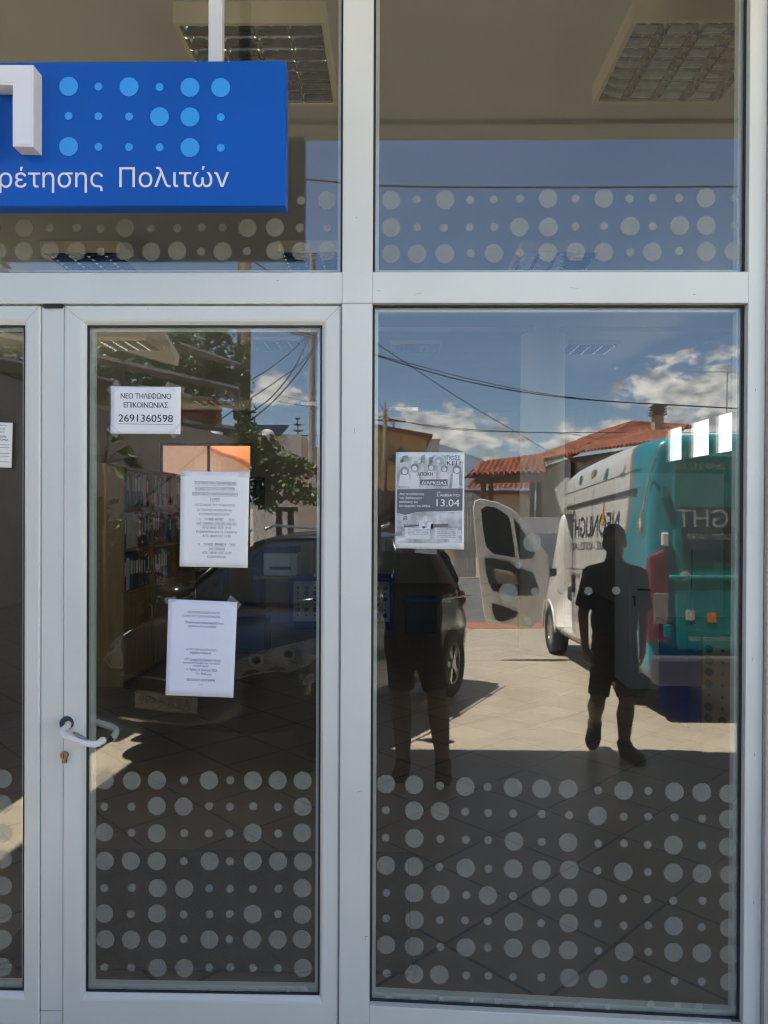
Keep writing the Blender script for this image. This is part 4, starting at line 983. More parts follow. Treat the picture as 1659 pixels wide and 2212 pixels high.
def wheel(parent, x, y, r, wd, side, spokes=7):
    """side +1: outer face towards +y"""
    b = MB(); prof = [(r*.66,-.5),(r*.93,-.5),(r,-.38),(r,.38),(r*.93,.5),(r*.66,.5)]; n = 40; vs = []; fs = []
    for k in range(n):
        a = 2*math.pi*k/n
        for rr, w in prof: vs.append((x+rr*math.cos(a), y+w*wd, r+rr*math.sin(a)))
    m_ = len(prof)
    for k in range(n):
        for j in range(m_): fs.append((k*m_+j, k*m_+(j+1)%m_, ((k+1)%n)*m_+(j+1)%m_, ((k+1)%n)*m_+j))
    t = b.add(vs, fs).build('wheel', RUBBER, parent, local=True, smooth=True)
    b = MB(); yo = y + side*wd*.42
    pl = [(x+r*.67*math.cos(2*math.pi*k/n), yo, r+r*.67*math.sin(2*math.pi*k/n)) for k in range(n)]
    pi = [(x+r*.58*math.cos(2*math.pi*k/n), yo, r+r*.58*math.sin(2*math.pi*k/n)) for k in range(n)]
    b.ring(pl, pi, (0,-side*.05,0))
    for s in range(spokes):
        a = 2*math.pi*s/spokes; d = Vector((math.cos(a),0,math.sin(a))); tn = Vector((-d.z,0,d.x))
        c = Vector((x, yo-side*.012, r))
        b.prism([c+d*(r*.10)+tn*.022, c+d*(r*.60)+tn*.04, c+d*(r*.60)-tn*.04, c+d*(r*.10)-tn*.022], (0,-side*.025,0))
    b.tube([(x,yo+side*.004,r),(x,yo-side*.05,r)], r*.17, 18)
    b.build('rim', CHROME, t, local=True, bevel=.004, seg=1)
    MB().tube([(x,yo-side*.055,r),(x,yo-side*.075,r)], r*.62, 30).build('brake_disc', mat('brake_dark',(.03,.03,.03),.6), t, local=True)

# --- the van
def livery(name, white, teal):
    m = bpy.data.materials.new(name); m.use_nodes = True; nt = m.node_tree; N = nt.nodes; L = nt.links; b = N['Principled BSDF']
    b.inputs['Roughness'].default_value = .32; b.inputs['Coat Weight'].default_value = .5; b.inputs['Coat Roughness'].default_value = .12
    tc = N.new('ShaderNodeTexCoord'); sp = N.new('ShaderNodeSeparateXYZ'); L.new(tc.outputs['Object'], sp.inputs[0])
    def M(op, a, bb=None, c=None):
        n = N.new('ShaderNodeMath'); n.operation = op
        for i, v in enumerate((a, bb, c)):
            if v is None: continue
            if isinstance(v, (int, float)): n.inputs[i].default_value = v
            else: L.new(v, n.inputs[i])
        return n.outputs[0]
    xb = M('ADD', -2.02, M('MULTIPLY', M('SINE', M('MULTIPLY_ADD', sp.outputs[2], 3.4, -2.6)), .09))
    dd = M('SUBTRACT', sp.outputs[0], xb)
    teal_f = M('LESS_THAN', dd, 0.0); st = M('MULTIPLY', M('GREATER_THAN', dd, 0.0), M('LESS_THAN', dd, .055))
    low = M('LESS_THAN', sp.outputs[2], .42)
    nz = N.new('ShaderNodeTexNoise'); nz.inputs['Scale'].default_value = 5; nz.inputs['Detail'].default_value = 8; L.new(tc.outputs['Object'], nz.inputs[0])
    mr = N.new('ShaderNodeMapRange'); L.new(nz.outputs[0], mr.inputs[0]); mr.inputs[1].default_value=.35; mr.inputs[2].default_value=.7; mr.inputs[3].default_value=.90; mr.inputs[4].default_value=1.03
    def mixc(f, a, c):
        n = N.new('ShaderNodeMix'); n.data_type = 'RGBA'; L.new(f, n.inputs[0])
        for s_, v in ((6,a),(7,c)):
            if isinstance(v, tuple): n.inputs[s_].default_value = (*v,1)
            else: L.new(v, n.inputs[s_])
        return n.outputs[2]
    c = mixc(teal_f, white, teal); c = mixc(st, c, (.75,.26,.02)); c = mixc(low, c, (.05,.05,.05))
    mm = N.new('ShaderNodeMix'); mm.data_type='RGBA'; mm.blend_type='MULTIPLY'; mm.inputs[0].default_value=1; L.new(c, mm.inputs[6]); L.new(mr.outputs[0], mm.inputs[7])
    L.new(mm.outputs[2], b.inputs['Base Color']); return m
VANP = livery('van_livery', (.80,.78,.74), (.02,.28,.34))
WHITEP = mat('white_paint', (.78,.76,.72), .35, var=.05, coat=.4)
DKGLASS = mat('dark_glass', (.015,.02,.022), .08, spec=.7)
TEALP = mat('teal_paint', (.014,.25,.25), .35, var=.04, coat=.4)
van = thing('panel_van', 'white and teal panel van with dark lettering, reflected with its front door open', 'van', M=ground_matrix(3.30, -7.08, 0, -1))
def vsec(x, zt, w, ztop_w=.80):
    f = (zt-.30)
    H = [(0,.30),(w*.90,.30),(w*.985,.36),(w,.50),(w,.30+f*.40),(w*.985,.30+f*.60),(w*.955,.30+f*.82),(w*.93,.30+f*.94),(w*.87,.30+f*.992),(w*.6,zt),(0,zt+.015)]
    return (x, H)
st = [vsec(-2.70,2.50,.985),vsec(-2.685,2.57,1.0),vsec(-2.60,2.61,1.02),vsec(-1.6,2.64,1.025),vsec(-.5,2.64,1.025),vsec(.5,2.63,1.025),vsec(.85,2.58,1.02),vsec(1.05,2.42,1.015),vsec(1.35,1.98,1.01),vsec(1.75,1.50,1.0),vsec(1.95,1.28,.99),vsec(2.25,1.14,.96),vsec(2.50,1.0,.90),vsec(2.66,.85,.82),vsec(2.71,.65,.76)]
vb = loft(st).build('body', VANP, van, local=True, smooth=True)
subsurf(vb, 1); freeze(vb)
cuts = []
for wx in (1.73, -1.72):
    for s_ in (-1, 1):
        c_ = MB().tube([(wx, s_*.72, .36),(wx, s_*1.3, .36)], .42, 36); cuts.append(c_.build('cutter', None, van, local=True))
cuts.append(MB().box((.22,-1.2,.46),(1.28,-.25,2.06)).build('cutter', mat('cab_lining',(.10,.10,.10),.8), van, local=True))
cut(vb, cuts)
for p in vb.data.polygons: p.use_smooth = True
for wx in (1.73, -1.72):
    for s_ in (-1, 1): wheel(van, wx, s_*.90, .36, .22, s_, 10)
for s_ in (-1, 1):          # wheel arch lips
    for wx in (1.73, -1.72):
        MB().tube([(wx+.44*math.cos(a), s_*1.018, .36+.44*math.sin(a)) for a in [math.pi*k/18 for k in range(19)]], .018, 8).build('wheel_arch', VANP if wx < 0 else WHITEP, van, local=True, smooth=True)
b = MB(); b.add([(1.10,-.86,2.28),(1.10,.86,2.28),(1.90,.90,1.36),(1.90,-.90,1.36)],[(0,1,2,3)]); o = b.build('windscreen', DKGLASS, van, local=True); m = o.modifiers.new('t','SOLIDIFY'); m.thickness=.03; m.offset=0
b = MB(); b.prism([(.25,.985,1.42),(1.25,.985,1.42),(1.05,.96,2.05),(.25,.96,2.05)],(0,.02,0)); b.build('side_window', DKGLASS, van, local=True)
seatm = mat('seat_cloth',(.05,.055,.06),.9)
b = MB(); b.box((.30,-.95,.85),(.82,-.45,1.05)); b.box((.26,-.95,1.05),(.42,-.45,1.65)); b.box((.28,-.82,1.68),(.38,-.58,1.90)); b.build('seat', seatm, van, local=True, bevel=.04)
# side trim: rubbing rails, seams, lettering (all on the side that faces -x)
VY = -1.026
def vside(x, y):
    """pixel on the visible flank -> local (x, z) of the van"""
    d = 3600/(x-859.0); p = refl(x, y, d); q_ = van.matrix_basis.inverted() @ p; return q_.x, q_.z
def flank(z):   # half width of the flank at a local height
    f = (z-.30)/2.34; pts = [(0,.90*1.025),(.03,.985*1.025),(.09,1.025),(.40,1.025),(.60,1.010),(.82,.979),(.94,.953),(.992,.89)]
    for (a,c),(a2,c2) in zip(pts, pts[1:]):
        if f <= a2: return c+(c2-c)*(f-a)/(a2-a)
    return .85
b = MB()
for z_, x0_, x1_ in ((2.10,-2.3,.55),(1.02,-2.35,-.75)):
    y_ = -flank(z_)-.002; b.box((x0_, y_-.012, z_-.022),(x1_, y_+.02, z_+.022))
b.build('rub_rail', mat('rail_grey',(.06,.06,.06),.5), van, local=True, bevel=.006)
b = MB()
for xx in (-.72, .20): 
    for z0_ in [.5+.1*k for k in range(18)]:
        y0_, y1_ = -flank(z0_)-.0015, -flank(z0_+.1)-.0015
        b.quad((xx-.004,y0_,z0_),(xx+.004,y0_,z0_),(xx+.004,y1_,z0_+.1),(xx-.004,y1_,z0_+.1))
for xa,xb,zz in ((-2.4,.9,2.30),(-2.4,.5,1.30)):
    b.quad((xa,-flank(zz)-.0015,zz-.004),(xb,-flank(zz)-.0015,zz-.004),(xb,-flank(zz)-.0015,zz+.004),(xa,-flank(zz)-.0015,zz+.004))
b.build('panel_seam', mat('seam_dark',(.04,.04,.04),.7), van, local=True)
MB().box((.02,-1.05,1.0),(.14,-1.02,1.22)).build('door_handle', BLACKP, van, local=True, bevel=.01)
INKV = mat('vehicle_ink',(.03,.03,.03),.5)
def plane_text(b, s_, z_, h_, xr_, xl_, bold=False):
    """lettering on the flank; xr_ nearer the nose"""
    y_ = -max(flank(z_), flank(z_+h_))-.004
    tilt = Vector((0, (flank(z_)-flank(z_+h_)), h_)).normalized()
    text(b, s_, Vector((0,-flank(z_)-.004,z_)), (1,0,0), tilt, xl_, 0, h_, 'L', width=xr_-xl_, bold=bold)
xl,_ = vside(1329,1154); xr,zb_ = vside(1227,1162)
zt__ = vside(1227,1121.5)[1]
b = MB(); plane_text(b, 'NEONLIGHT', zb_, zt__-zb_, xr, xl); 
x2l,_ = vside(1305,1177); x2r,z2 = vside(1228,1184); plane_text(b, 'ΣΦΡΑΓΙΔΕΣ - ΚΟΠΕΣ LASER', z2-.02, .085, x2r, x2l-.5)
x3r,z3 = vside(1229,1245); plane_text(b, 'ΑΡΑΤΟΥ 39', z3, .06, x3r, x3r-.55, True); plane_text(b, 'website', z3, .06, x3r-.75, x3r-1.1, True)
for k in range(5): plane_text(b, ('Νέον επιγραφές','Σφραγίδες','Χαράξεις','Κοπές','Laser')[k], z3-.33-.055*k, .035, x3r, x3r-.38)
b.build('lettering', INKV, van, local=True)
OR = mat('decal_orange',(.75,.28,.03),.4)
def dec(b, pts, lift=.005): 
    L_ = []
    for x_, y_ in pts:
        lx, lz = vside(x_, y_); L_.append((lx, -flank(lz)-lift, lz))
    b.add(L_, [tuple(range(len(L_)))])
b = MB(); dec(b,[(1237,1045),(1239,1029),(1244,1027),(1242,1046)]); dec(b,[(1263,1018),(1273,1013),(1271,1028),(1262,1030)]); dec(b,[(1288,1038),(1294,1013),(1298,1010),(1296,1036),(1294,1036),(1293,1030)]); dec(b,[(1323,1028),(1325,1022),(1334,1019),(1333,1026)]); b.build('decal', TEALP, van, local=True)
b = MB(); dec(b,[(1262,1031),(1263,1021),(1270,1018),(1268,1029)],.007); dec(b,[(1329,1018),(1332,1002),(1333.5,1002),(1331,1018)]); dec(b,[(1292,1133),(1293.5,1085),(1295,1085),(1297,1133)]); b.build('decal', OR, van, local=True)
b = MB(); lx, lz = vside(1375,1130)
for k in range(10):
    a = 2*math.pi*k/10; d1 = Vector((math.cos(a),0,math.sin(a))); tn = Vector((-d1.z,0,d1.x)); c = Vector((lx,-flank(lz)-.012,lz))
    b.add([c+d1*.05+tn*.008, c+d1*.14, c+d1*.05-tn*.008],[(0,1,2)])
b.build('decal', OR, van, local=True)
b = MB(); c = Vector((lx,-flank(lz)-.013,lz)); b.disc(c,(1,0,0),(0,0,1.5),.032,16); pts=[]
for x_, y_ in ((1375,1120),(1380,1080),(1388,1020),(1396,985),(1402,965)):
    l_, z_ = vside(x_, y_); pts.append((l_, -flank(min(z_,2.56))-.006, min(z_,2.58)))
b.tube(pts,.007,6); b.build('decal', mat('decal_white',(.7,.7,.68),.4), van, local=True)
# rear end
RX = -2.712
def vrear(x, y): 
    q_ = van.matrix_basis.inverted() @ refl(x, y, 6.62); return q_.y, q_.z
b = MB(); b.box((RX-.004,-.79,.62),(RX+.05,-.012,2.40)); b.build('rear_door', TEALP, van, local=True, bevel=.02)
b = MB(); b.box((RX-.004,.012,.62),(RX+.05,.79,2.40)); b.build('rear_door', TEALP, van, local=True, bevel=.02)
b = MB(); b.box((RX-.012,-.72,1.42),(RX-.002,-.10,1.92)); b.box((RX-.012,.10,1.42),(RX-.002,.72,1.92)); b.build('rear_window', mat('tinted_green_glass',(.012,.05,.045),.12,spec=.6), van, local=True, bevel=.004)
b = MB(); b.box((RX-.016,-.84,1.27),(RX-.002,-.02,1.30)); b.box((RX-.016,.02,1.27),(RX-.002,.84,1.30)); b.build('rear_crease', mat('teal_highlight',(.03,.42,.42),.3), van, local=True, bevel=.006)  # lighter teal strip paints the highlight along the crease
b = MB(); b.box((RX-.10,-1.0,.32),(RX+.08,1.0,.58)); b.build('rear_bumper', mat('bumper_grey',(.06,.06,.062),.6), van, local=True, bevel=.04)
RED = mat('lamp_red',(.17,.014,.022),.15,var=.2,scale=14); CLR = mat('lamp_clear',(.30,.27,.27),.15,var=.25,scale=18)
for s_ in (-1, 1):
    b = MB(); b.prism([(RX-.016,s_*.84,1.56),(RX-.016,s_*1.0,1.47),(RX-.016,s_*1.03,.70),(RX-.016,s_*.84,.70)],(.16,0,0)); tl = b.build('tail_light', RED, van, local=True, bevel=.03)
    b = MB(); b.box((RX-.022,min(s_*.86,s_*.985),.86),(RX-.010,max(s_*.86,s_*.985),1.14)); b.build('lens', CLR, tl, local=True, bevel=.004)
    for zz in (1.62, 2.05, .80):
        MB().box((RX-.03,min(s_*.84,s_*.90),zz-.06),(RX+.02,max(s_*.84,s_*.90),zz+.06)).build('door_hinge', WHITEP if zz==1.62 else TEALP, van, local=True, bevel=.012)
LT = mat('letter_pale',(.48,.52,.50),.5)
b = MB()
def rtext(s_, px_, py_, h_, wd=None, bold=False):
    y_, z_ = vrear(px_, py_); text(b, s_, Vector((RX-.0145,0,0)), (0,-1,0), (0,0,1), -y_, z_, h_, 'R', width=wd, bold=bold)
rtext('ΑΡΑΤΟΥ 39 ΠΑΤΡΑ', 1462, 983, .062, None, True); rtext('(+30) 2610 243 056', 1464, 1009, .062, None, True)
rtext('NEONLIGHT', 1472, 1137, .16, 1.30); rtext('ΚΟΠΕΣ LASER', 1492, 1164, .05); rtext('www.patras.business.site', 1491, 1386, .06, None, True)
b.build('lettering', LT, van, local=True)
y_, z_ = vrear(1488,1245); b = MB(); b.disc((RX-.006,y_,z_),(0,1,0),(0,0,1),.045,24,(-.004,0,0)); bd = b.build('speed_badge', mat('badge_white',(.6,.6,.58),.5), van, local=True)
b = MB(); text(b,'100',Vector((RX-.0115,0,0)),(0,-1,0),(0,0,1),-y_,z_-.013,.026,'C',bold=True); b.build('lettering', INKV, bd, local=True)
for px_, py_, col in ((1498,1330,'badge_white'),(1545,1335,'decal_orange')):
    y_, z_ = vrear(px_,py_); MB().box((RX-.009,y_-.04,z_-.045),(RX-.003,y_+.04,z_+.045)).build('sticker', _m[col], van, local=True)
b = MB(); b.box((RX-.03,.18,.98),(RX-.002,.30,1.10)); b.build('door_handle', BLACKP, van, local=True, bevel=.01)
# the open front door, hinged at the front edge of the opening
def vdoor(x, y): 
    p = refl(x, y, 10.30); return p
Ov = [(1052,1347),(1150,1357),(1166,1330),(1181,1285),(1188,1235),(1184,1203),(1165,1172),(1138,1132),(1108,1101),(1075,1084),(1038,1077),(1026,1082),(1023,1096),(1025,1140),(1031,1200),(1038,1265),(1045,1325)]
pt_ = [vdoor(*p) for p in Ov]
dr_ = MB().prism(pt_, (0,-.07,0)).build('front_door', WHITEP, van, bevel=.012)
def dpart(name, poly, m, y0_, th, parent=dr_, bev=.006):
    return MB().prism([vdoor(*p)+Vector((0,y0_,0)) for p in poly], (0,th,0)).build(name, m, parent, bevel=bev)
dpart('door_window', [(1040,1101),(1050,1093),(1070,1096),(1090,1108),(1100,1118),(1112,1190),(1112,1204),(1066,1196),(1050,1180),(1043,1140)], DKGLASS, -.075, .08)
dpart('quarter_window', [(1110,1120),(1126,1140),(1148,1175),(1156,1196),(1150,1206),(1122,1208),(1115,1160)], DKGLASS, -.075, .08)
dpart('door_card', [(1046,1207),(1058,1204),(1100,1212),(1110,1222),(1150,1236),(1160,1262),(1162,1282),(1140,1286),(1100,1286),(1065,1275),(1056,1260),(1050,1235)], mat('door_card_black',(.03,.03,.032),.7), .002, .03)
dpart('armrest', [(1066,1227),(1112,1240),(1118,1262),(1082,1262),(1068,1250)], mat('door_card_tan',(.22,.19,.15),.8), .032, .02)
dpart('door_pocket', [(1062,1302),(1090,1310),(1118,1322),(1113,1333),(1085,1343),(1070,1338),(1064,1322)], mat('door_card_black',(.03,.03,.032),.7), .002, .025)
dpart('pull_handle', [(1067,1226),(1105,1234),(1106,1241),(1068,1233)], mat('handle_cream',(.5,.48,.42),.5), .055, .02)
MB().box(vdoor(1186,1240)+Vector((-.02,-.07,-.03)), vdoor(1203,1228)+Vector((.0,-.02,0))).build('hinge', BLACKP, dr_)

# --- the dark car, nose towards the glass
th_ = R(23); fwd = Vector((-math.sin(th_), math.cos(th_), 0))
CC = Vector((-1.54,-2.66,0)) - fwd*2.10
car = thing('parked_car', 'black car parked nose in, reflected dimly in the door glass with its number plate', 'car', M=ground_matrix(CC.x, CC.y, fwd.x, fwd.y))
CARP = mat('car_black', (.016,.014,.014), .2, var=.1, scale=2, coat=.35, spec=.4)
def csec(x, w, zb, zw, zs, zt):
    return (x, [(0,zb),(w*.86,zb),(w*.96,zb+.06),(w,zw),(w*.985,(zw+zs)/2),(w*.93,zs),(w*.78,zt-.01),(w*.4,zt+.012),(0,zt+.016)])
cs = [csec(-2.10,.70,.38,.62,.90,.98),csec(-2.04,.80,.28,.62,.94,1.06),csec(-1.8,.88,.24,.65,.98,1.12),csec(-1.2,.90,.22,.66,1.0,1.12),csec(-.3,.905,.22,.64,.99,1.10),csec(.7,.90,.22,.62,.97,1.08),csec(1.1,.895,.22,.62,.95,1.05),csec(1.5,.88,.23,.62,.88,.98),csec(1.8,.84,.25,.60,.80,.90),csec(2.0,.74,.28,.56,.70,.80),csec(2.10,.56,.33,.52,.60,.68)]
cb = loft(cs).build('body', CARP, car, local=True, smooth=True); subsurf(cb, 2); freeze(cb)
cuts = []
for wx in (1.28,-1.30):
    for s_ in (-1,1): cuts.append(MB().tube([(wx,s_*.62,.34),(wx,s_*1.2,.34)], .39, 36).build('cutter', BLACKP, car, local=True))
cut(cb, cuts)
for p in cb.data.polygons: p.use_smooth = True
from mathutils.bvhtree import BVHTree
_bv = BVHTree.FromPolygons([v.co.copy() for v in cb.data.vertices], [tuple(p.vertices) for p in cb.data.polygons])
def onbody(p, lift):
    loc, nor, _, _ = _bv.find_nearest(Vector(p))
    out_ = Vector((max(p[0]-1.2, .0)*.8, p[1], .15)).normalized()
    return loc + (nor if nor.dot(out_) > 0 else -nor)*lift
def gsec(x, w, zt, k): return (x, [(0,1.0),(w,1.0),(w*.985,1.06),(w*(1-.10*k),1.0+(zt-1.0)*.55),(w*(1-.20*k),1.0+(zt-1.0)*.92),(w*.55,zt),(0,zt+.01)])
gh = [gsec(-2.0,.76,1.12,.4),gsec(-1.86,.80,1.48,1),gsec(-1.6,.83,1.64,1),gsec(-.9,.84,1.70,1),gsec(-.1,.84,1.69,1),gsec(.25,.84,1.60,1),gsec(.75,.82,1.32,.7),gsec(1.15,.78,1.08,.2)]
gb = loft(gh).build('greenhouse', mat('car_glass',(.008,.009,.010),.06,spec=.30), car, local=True, smooth=True); subsurf(gb, 2)
rf = [(-1.9,.62,1.50),(-1.6,.655,1.652),(-.9,.665,1.712),(-.1,.66,1.70),(.22,.655,1.615)]
b = MB(); vs = []
for x, w, z in rf:
    for k in range(9):
        t_ = -1+2*k/8; vs.append((x, w*t_, z+.006-.07*abs(t_)**3.5))
b.add(vs, [(i*9+j,i*9+j+1,(i+1)*9+j+1,(i+1)*9+j) for i in range(4) for j in range(8)]); o = b.build('roof', CARP, car, local=True, smooth=True); subsurf(o,1); m=o.modifiers.new('t','SOLIDIFY'); m.thickness=.025
for s_ in (-1,1):
    b = MB()
    b.tube([(.22,s_*.665,1.58),(.55,s_*.70,1.42),(1.0,s_*.76,1.12)],.022,8); b.build('window_pillar', CARP, car, local=True, smooth=True)
    b = MB(); b.tube([(-.12,s_*.70,1.60),(-.12,s_*.88,1.03)],.03,8); b.tube([(-1.15,s_*.70,1.60),(-1.15,s_*.88,1.03)],.035,8); b.build('window_pillar', CARP, car, local=True, smooth=True)
    b = MB(); b.tube([(-1.65,s_*.62,1.70),(-1.5,s_*.62,1.745),(-.2,s_*.62,1.755),(-.02,s_*.62,1.71)],.014,8); b.build('roof_rail', CHROME, car, local=True, smooth=True)
    MB().tube([(-1.9,s_*.895,1.02),(-.6,s_*.895,1.025),(.6,s_*.89,1.015),(1.0,s_*.86,1.01)],.010,8).build('window_trim', CHROME, car, local=True, smooth=True)
    b = MB(); b.ell((.78,s_*1.02,1.10),(.09,.13,.085),16,10); b.tube([(.80,s_*.86,1.05),(.80,s_*.97,1.07)],.03,8); mo = b.build('wing_mirror', CARP, car, local=True, smooth=True)
    # headlight: swept back lens with bright bowls
    n_ = 9; vs = []
    HL = [(2.035,.42,.66,.70),(1.98,.52,.645,.765),(1.90,.62,.65,.83),(1.80,.715,.67,.875),(1.66,.79,.71,.90),(1.48,.845,.79,.905),(1.36,.862,.865,.905)]
    b = MB(); vs = []; nr_ = 5; edge0 = []; edge1 = []
    for x,y,z0_,z1_ in HL:
        for k in range(nr_+1):
            q_ = onbody((x, s_*y, z0_+(z1_-z0_)*k/nr_), .010 if 0 < k < nr_ else .004); vs.append(q_)
            if k == 0: edge0.append(q_)
            if k == nr_: edge1.append(q_)
    b.add(vs, [(i*(nr_+1)+j,i*(nr_+1)+j+1,(i+1)*(nr_+1)+j+1,(i+1)*(nr_+1)+j) for i in range(len(HL)-1) for j in range(nr_)])
    o = b.build('headlight', mat('headlight_lens',(.50,.49,.42),.15,metal=.15,var=.6,scale=9), car, local=True, smooth=True); m=o.modifiers.new('t','SOLIDIFY'); m.thickness=.01
    b = MB(); b2 = MB()
    for (x,y,z,r_) in ((1.93,.60,.735,.052),(1.78,.735,.775,.052)):
        c_ = onbody((x, s_*y, z), .016); c2_ = onbody((x, s_*y, z), -.02); b.tube([c2_, c_], [r_, r_*.95], 22)
        dn = (c_-c2_).normalized(); b2.tube([c_+dn*.001, c_+dn*.004], [r_*.62, r_*.5], 18)
    b.build('lamp_bowl', mat('bowl_bright',(.75,.73,.64),.25,metal=.1,var=.2,scale=20), o, local=True, bevel=.004); b2.build('bulb_cover', mat('bulb_dark',(.06,.06,.06),.15), o, local=True)
    b = MB(); lp = edge0+list(reversed(edge1)); b.tube(lp+[lp[0]],.008,6); b.build('chrome_edge', mat('pale_edge',(.55,.54,.50),.3), o, local=True, smooth=True)
    for wx in (1.28,-1.30): wheel(car, wx, s_*.80, .34, .21, s_, 5)
    b = MB(); b.tube([(1.93,s_*.60,.40),(1.99,s_*.60,.40)],.055,18); b.build('fog_lamp', mat('bowl_bright',(.72,.70,.60),.12), car, local=True)
    MB().ell((-1.93,s_*.77,.98),(.07,.05,.09),12,8).build('tail_light', RED, car, local=True, smooth=True)
b = MB(); b.box((2.03,-.40,.58),(2.085,.40,.66)); b.box((1.98,-.50,.36),(2.06,.50,.44)); b.build('grille', BLACKP, car, local=True, bevel=.01)
MB().box((2.05,-.42,.615),(2.10,.42,.63)).build('grille_bar', CHROME, car, local=True, bevel=.004)
b = MB(); b.box((2.10,-.265,.415),(2.118,.265,.535)); pl = b.build('number_plate', mat('plate_dimmed',(.52,.49,.41),.4,var=.03), car, local=True, bevel=.004)  # white plate, its colour dimmed to stand in for shade
b = MB(); text(b,'AZB-6499',Vector((2.1195,0,0)),(0,1,0),(0,0,1),0,.44,.072,'C',width=.44,bold=True); b.build('lettering', INKV, pl, local=True)
b = MB(); b.ring([(2.1185,-.26,.42),(2.1185,.26,.42),(2.1185,.26,.53),(2.1185,-.26,.53)],[(2.1185,-.255,.425),(2.1185,.255,.425),(2.1185,.255,.525),(2.1185,-.255,.525)],(.001,0,0)); b.build('plate_border', INKV, pl, local=True)
for s_ in (-1,1):
    MB().tube([(1.06,s_*.15,1.075),(.80,s_*.72,1.16)],.008,6).build('wiper', BLACKP, car, local=True)

# ------------------------------------------------------------------ two people in front of the glass
def person(name, label, J, gs=1.0):
    t = thing(name, label, 'person', (J['pelvis'].x, J['pelvis'].y, gz(J['pelvis'].y)))
    V = {k: Vector(p) for k, p in J.items()}
    hd = V['head']; b = MB()
    b.ell(hd+Vector((0,0,.025)), (.074,.093,.098), 18, 12); b.ell(hd+Vector((0,.018,-.055)), (.058,.072,.070), 16, 10)
    b.cap(hd+Vector((0,.090,.015)), hd+Vector((0,.112,-.028)), .009, .016, 8); b.ell(hd+Vector((0,.088,-.068)),(.026,.014,.010),10,6)
    b.ell(hd+Vector((0,.078,.032)),(.055,.02,.012),12,6)
    for s_ in (-1,1): b.ell(hd+Vector((s_*.078,-.004,-.008)), (.013,.022,.034), 10, 8)
    b.cap(hd+Vector((0,-.015,-.08)), V['chest']+Vector((0,-.01,.17)), .056, .064)
    b.ell(V['chest'], (.165,.105,.20)); b.ell((V['chest']+V['pelvis'])/2, (.155,.11,.20)); b.ell(V['pelvis'], (.17,.115,.14))
    for s_ in 'LR':
        b.cap(V['chest']+Vector((0,0,.13)), V['sh'+s_], .07, .062)
        b.cap(V['sh'+s_], V['el'+s_], .055, .040); b.cap(V['el'+s_], V['wr'+s_], .040, .027)
        b.cap(V['hip'+s_], V['kn'+s_], .083*gs, .056*gs)
        mid = V['kn'+s_]*.68+V['an'+s_]*.32; bk_ = Vector((0,-.022,0))
        b.cap(V['kn'+s_], mid+bk_, .056*gs, .064*gs); b.cap(mid+bk_, V['an'+s_], .062*gs, .038*gs); b.cap(V['an'+s_], V['an'+s_]+(V['to'+s_]-V['an'+s_])*.5, .036, .035)
        # hand: palm, four unequal curled fingers and a side thumb
        w_ = V['wr'+s_]; hdir = V['hd'+s_].normalized(); side = V['th'+s_].normalized(); side = (side-hdir*side.dot(hdir)).normalized(); nrm = hdir.cross(side)
        cu = nrm if s_ == 'L' else -nrm
        b.cap(w_+hdir*.01, w_+hdir*.04, .024, .026, 10)
        for q_ in range(4): b.cap(w_+hdir*.03+side*(.022-.015*q_), w_+hdir*.085+side*(.028-.0185*q_), .016, .0105, 8)
        for q_, ln_ in enumerate((.070,.080,.074,.058)):
            k0 = w_+hdir*.085+side*(.028-.0185*q_); k1 = k0+hdir*ln_*.45+cu*.008; k2 = k1+hdir*ln_*.32+cu*.022; k3 = k2+hdir*ln_*.15+cu*.020
            b.cap(k0,k1,.0092,.0085,8); b.cap(k1,k2,.0085,.0078,8); b.cap(k2,k3,.0078,.0068,8)
        k0 = w_+hdir*.025+side*.026; k1 = k0+hdir*.032+side*.022+cu*.006; k2 = k1+hdir*.030+side*.006+cu*.010
        b.cap(k0,k1,.0125,.0105,8); b.cap(k1,k2,.0105,.0085,8)
    o = b.build('body', SKIN, t); remesh(o, .006, 4)
    b = MB()
    for s_ in (-1,1): b.ell(hd+Vector((s_*.030,.083,.012)), .011, 10, 8)
    b.build('eyes', mat('eye_dark',(.05,.04,.035),.2), t, smooth=True)
    b = MB(); b.ell(hd+Vector((0,-.012,.050)), (.082,.095,.088), 20, 14); b.ell(hd+Vector((0,-.045,-.005)), (.074,.062,.085), 16, 12); o = b.build('hair', HAIR, t); remesh(o, .008, 3)
    b = MB(); b.ell(V['chest']+Vector((0,0,-.01)), (.185*gs,.132*gs,.215), 20, 12); b.ell((V['chest']+V['pelvis'])/2, (.172*gs,.140*gs,.23), 20, 12)
    pv = V['pelvis']; b.tube([pv+Vector((0,0,.15)), pv+Vector((0,0,.02)), pv+Vector((0,0,-.10))], [.158*gs,.168*gs,.165*gs], 22); b.cap(V['chest']+Vector((0,0,.15)),V['chest']+Vector((0,-.005,.19)),.085,.072)
    for s_ in 'LR':
        b.cap(V['chest']+Vector((0,0,.12)), V['sh'+s_], .088, .078); e_ = V['sh'+s_].lerp(V['el'+s_], .82); b.tube([V['sh'+s_], V['sh'+s_].lerp(V['el'+s_],.5), e_], [.074,.072,.074], 18)
    o = b.build('t_shirt', TEEB, t); remesh(o, .010, 5)
    b = MB(); b.ell(pv+Vector((0,0,-.02)), (.168*gs,.135*gs,.13), 20, 12)
    for s_ in 'LR':
        e_ = V['hip'+s_].lerp(V['kn'+s_], .88); b.cap(V['hip'+s_], V['hip'+s_].lerp(V['kn'+s_],.4), .094*gs, .080*gs); b.tube([V['hip'+s_].lerp(V['kn'+s_],.2), V['hip'+s_].lerp(V['kn'+s_],.6), e_], [.086*gs,.078*gs,.077*gs], 20)
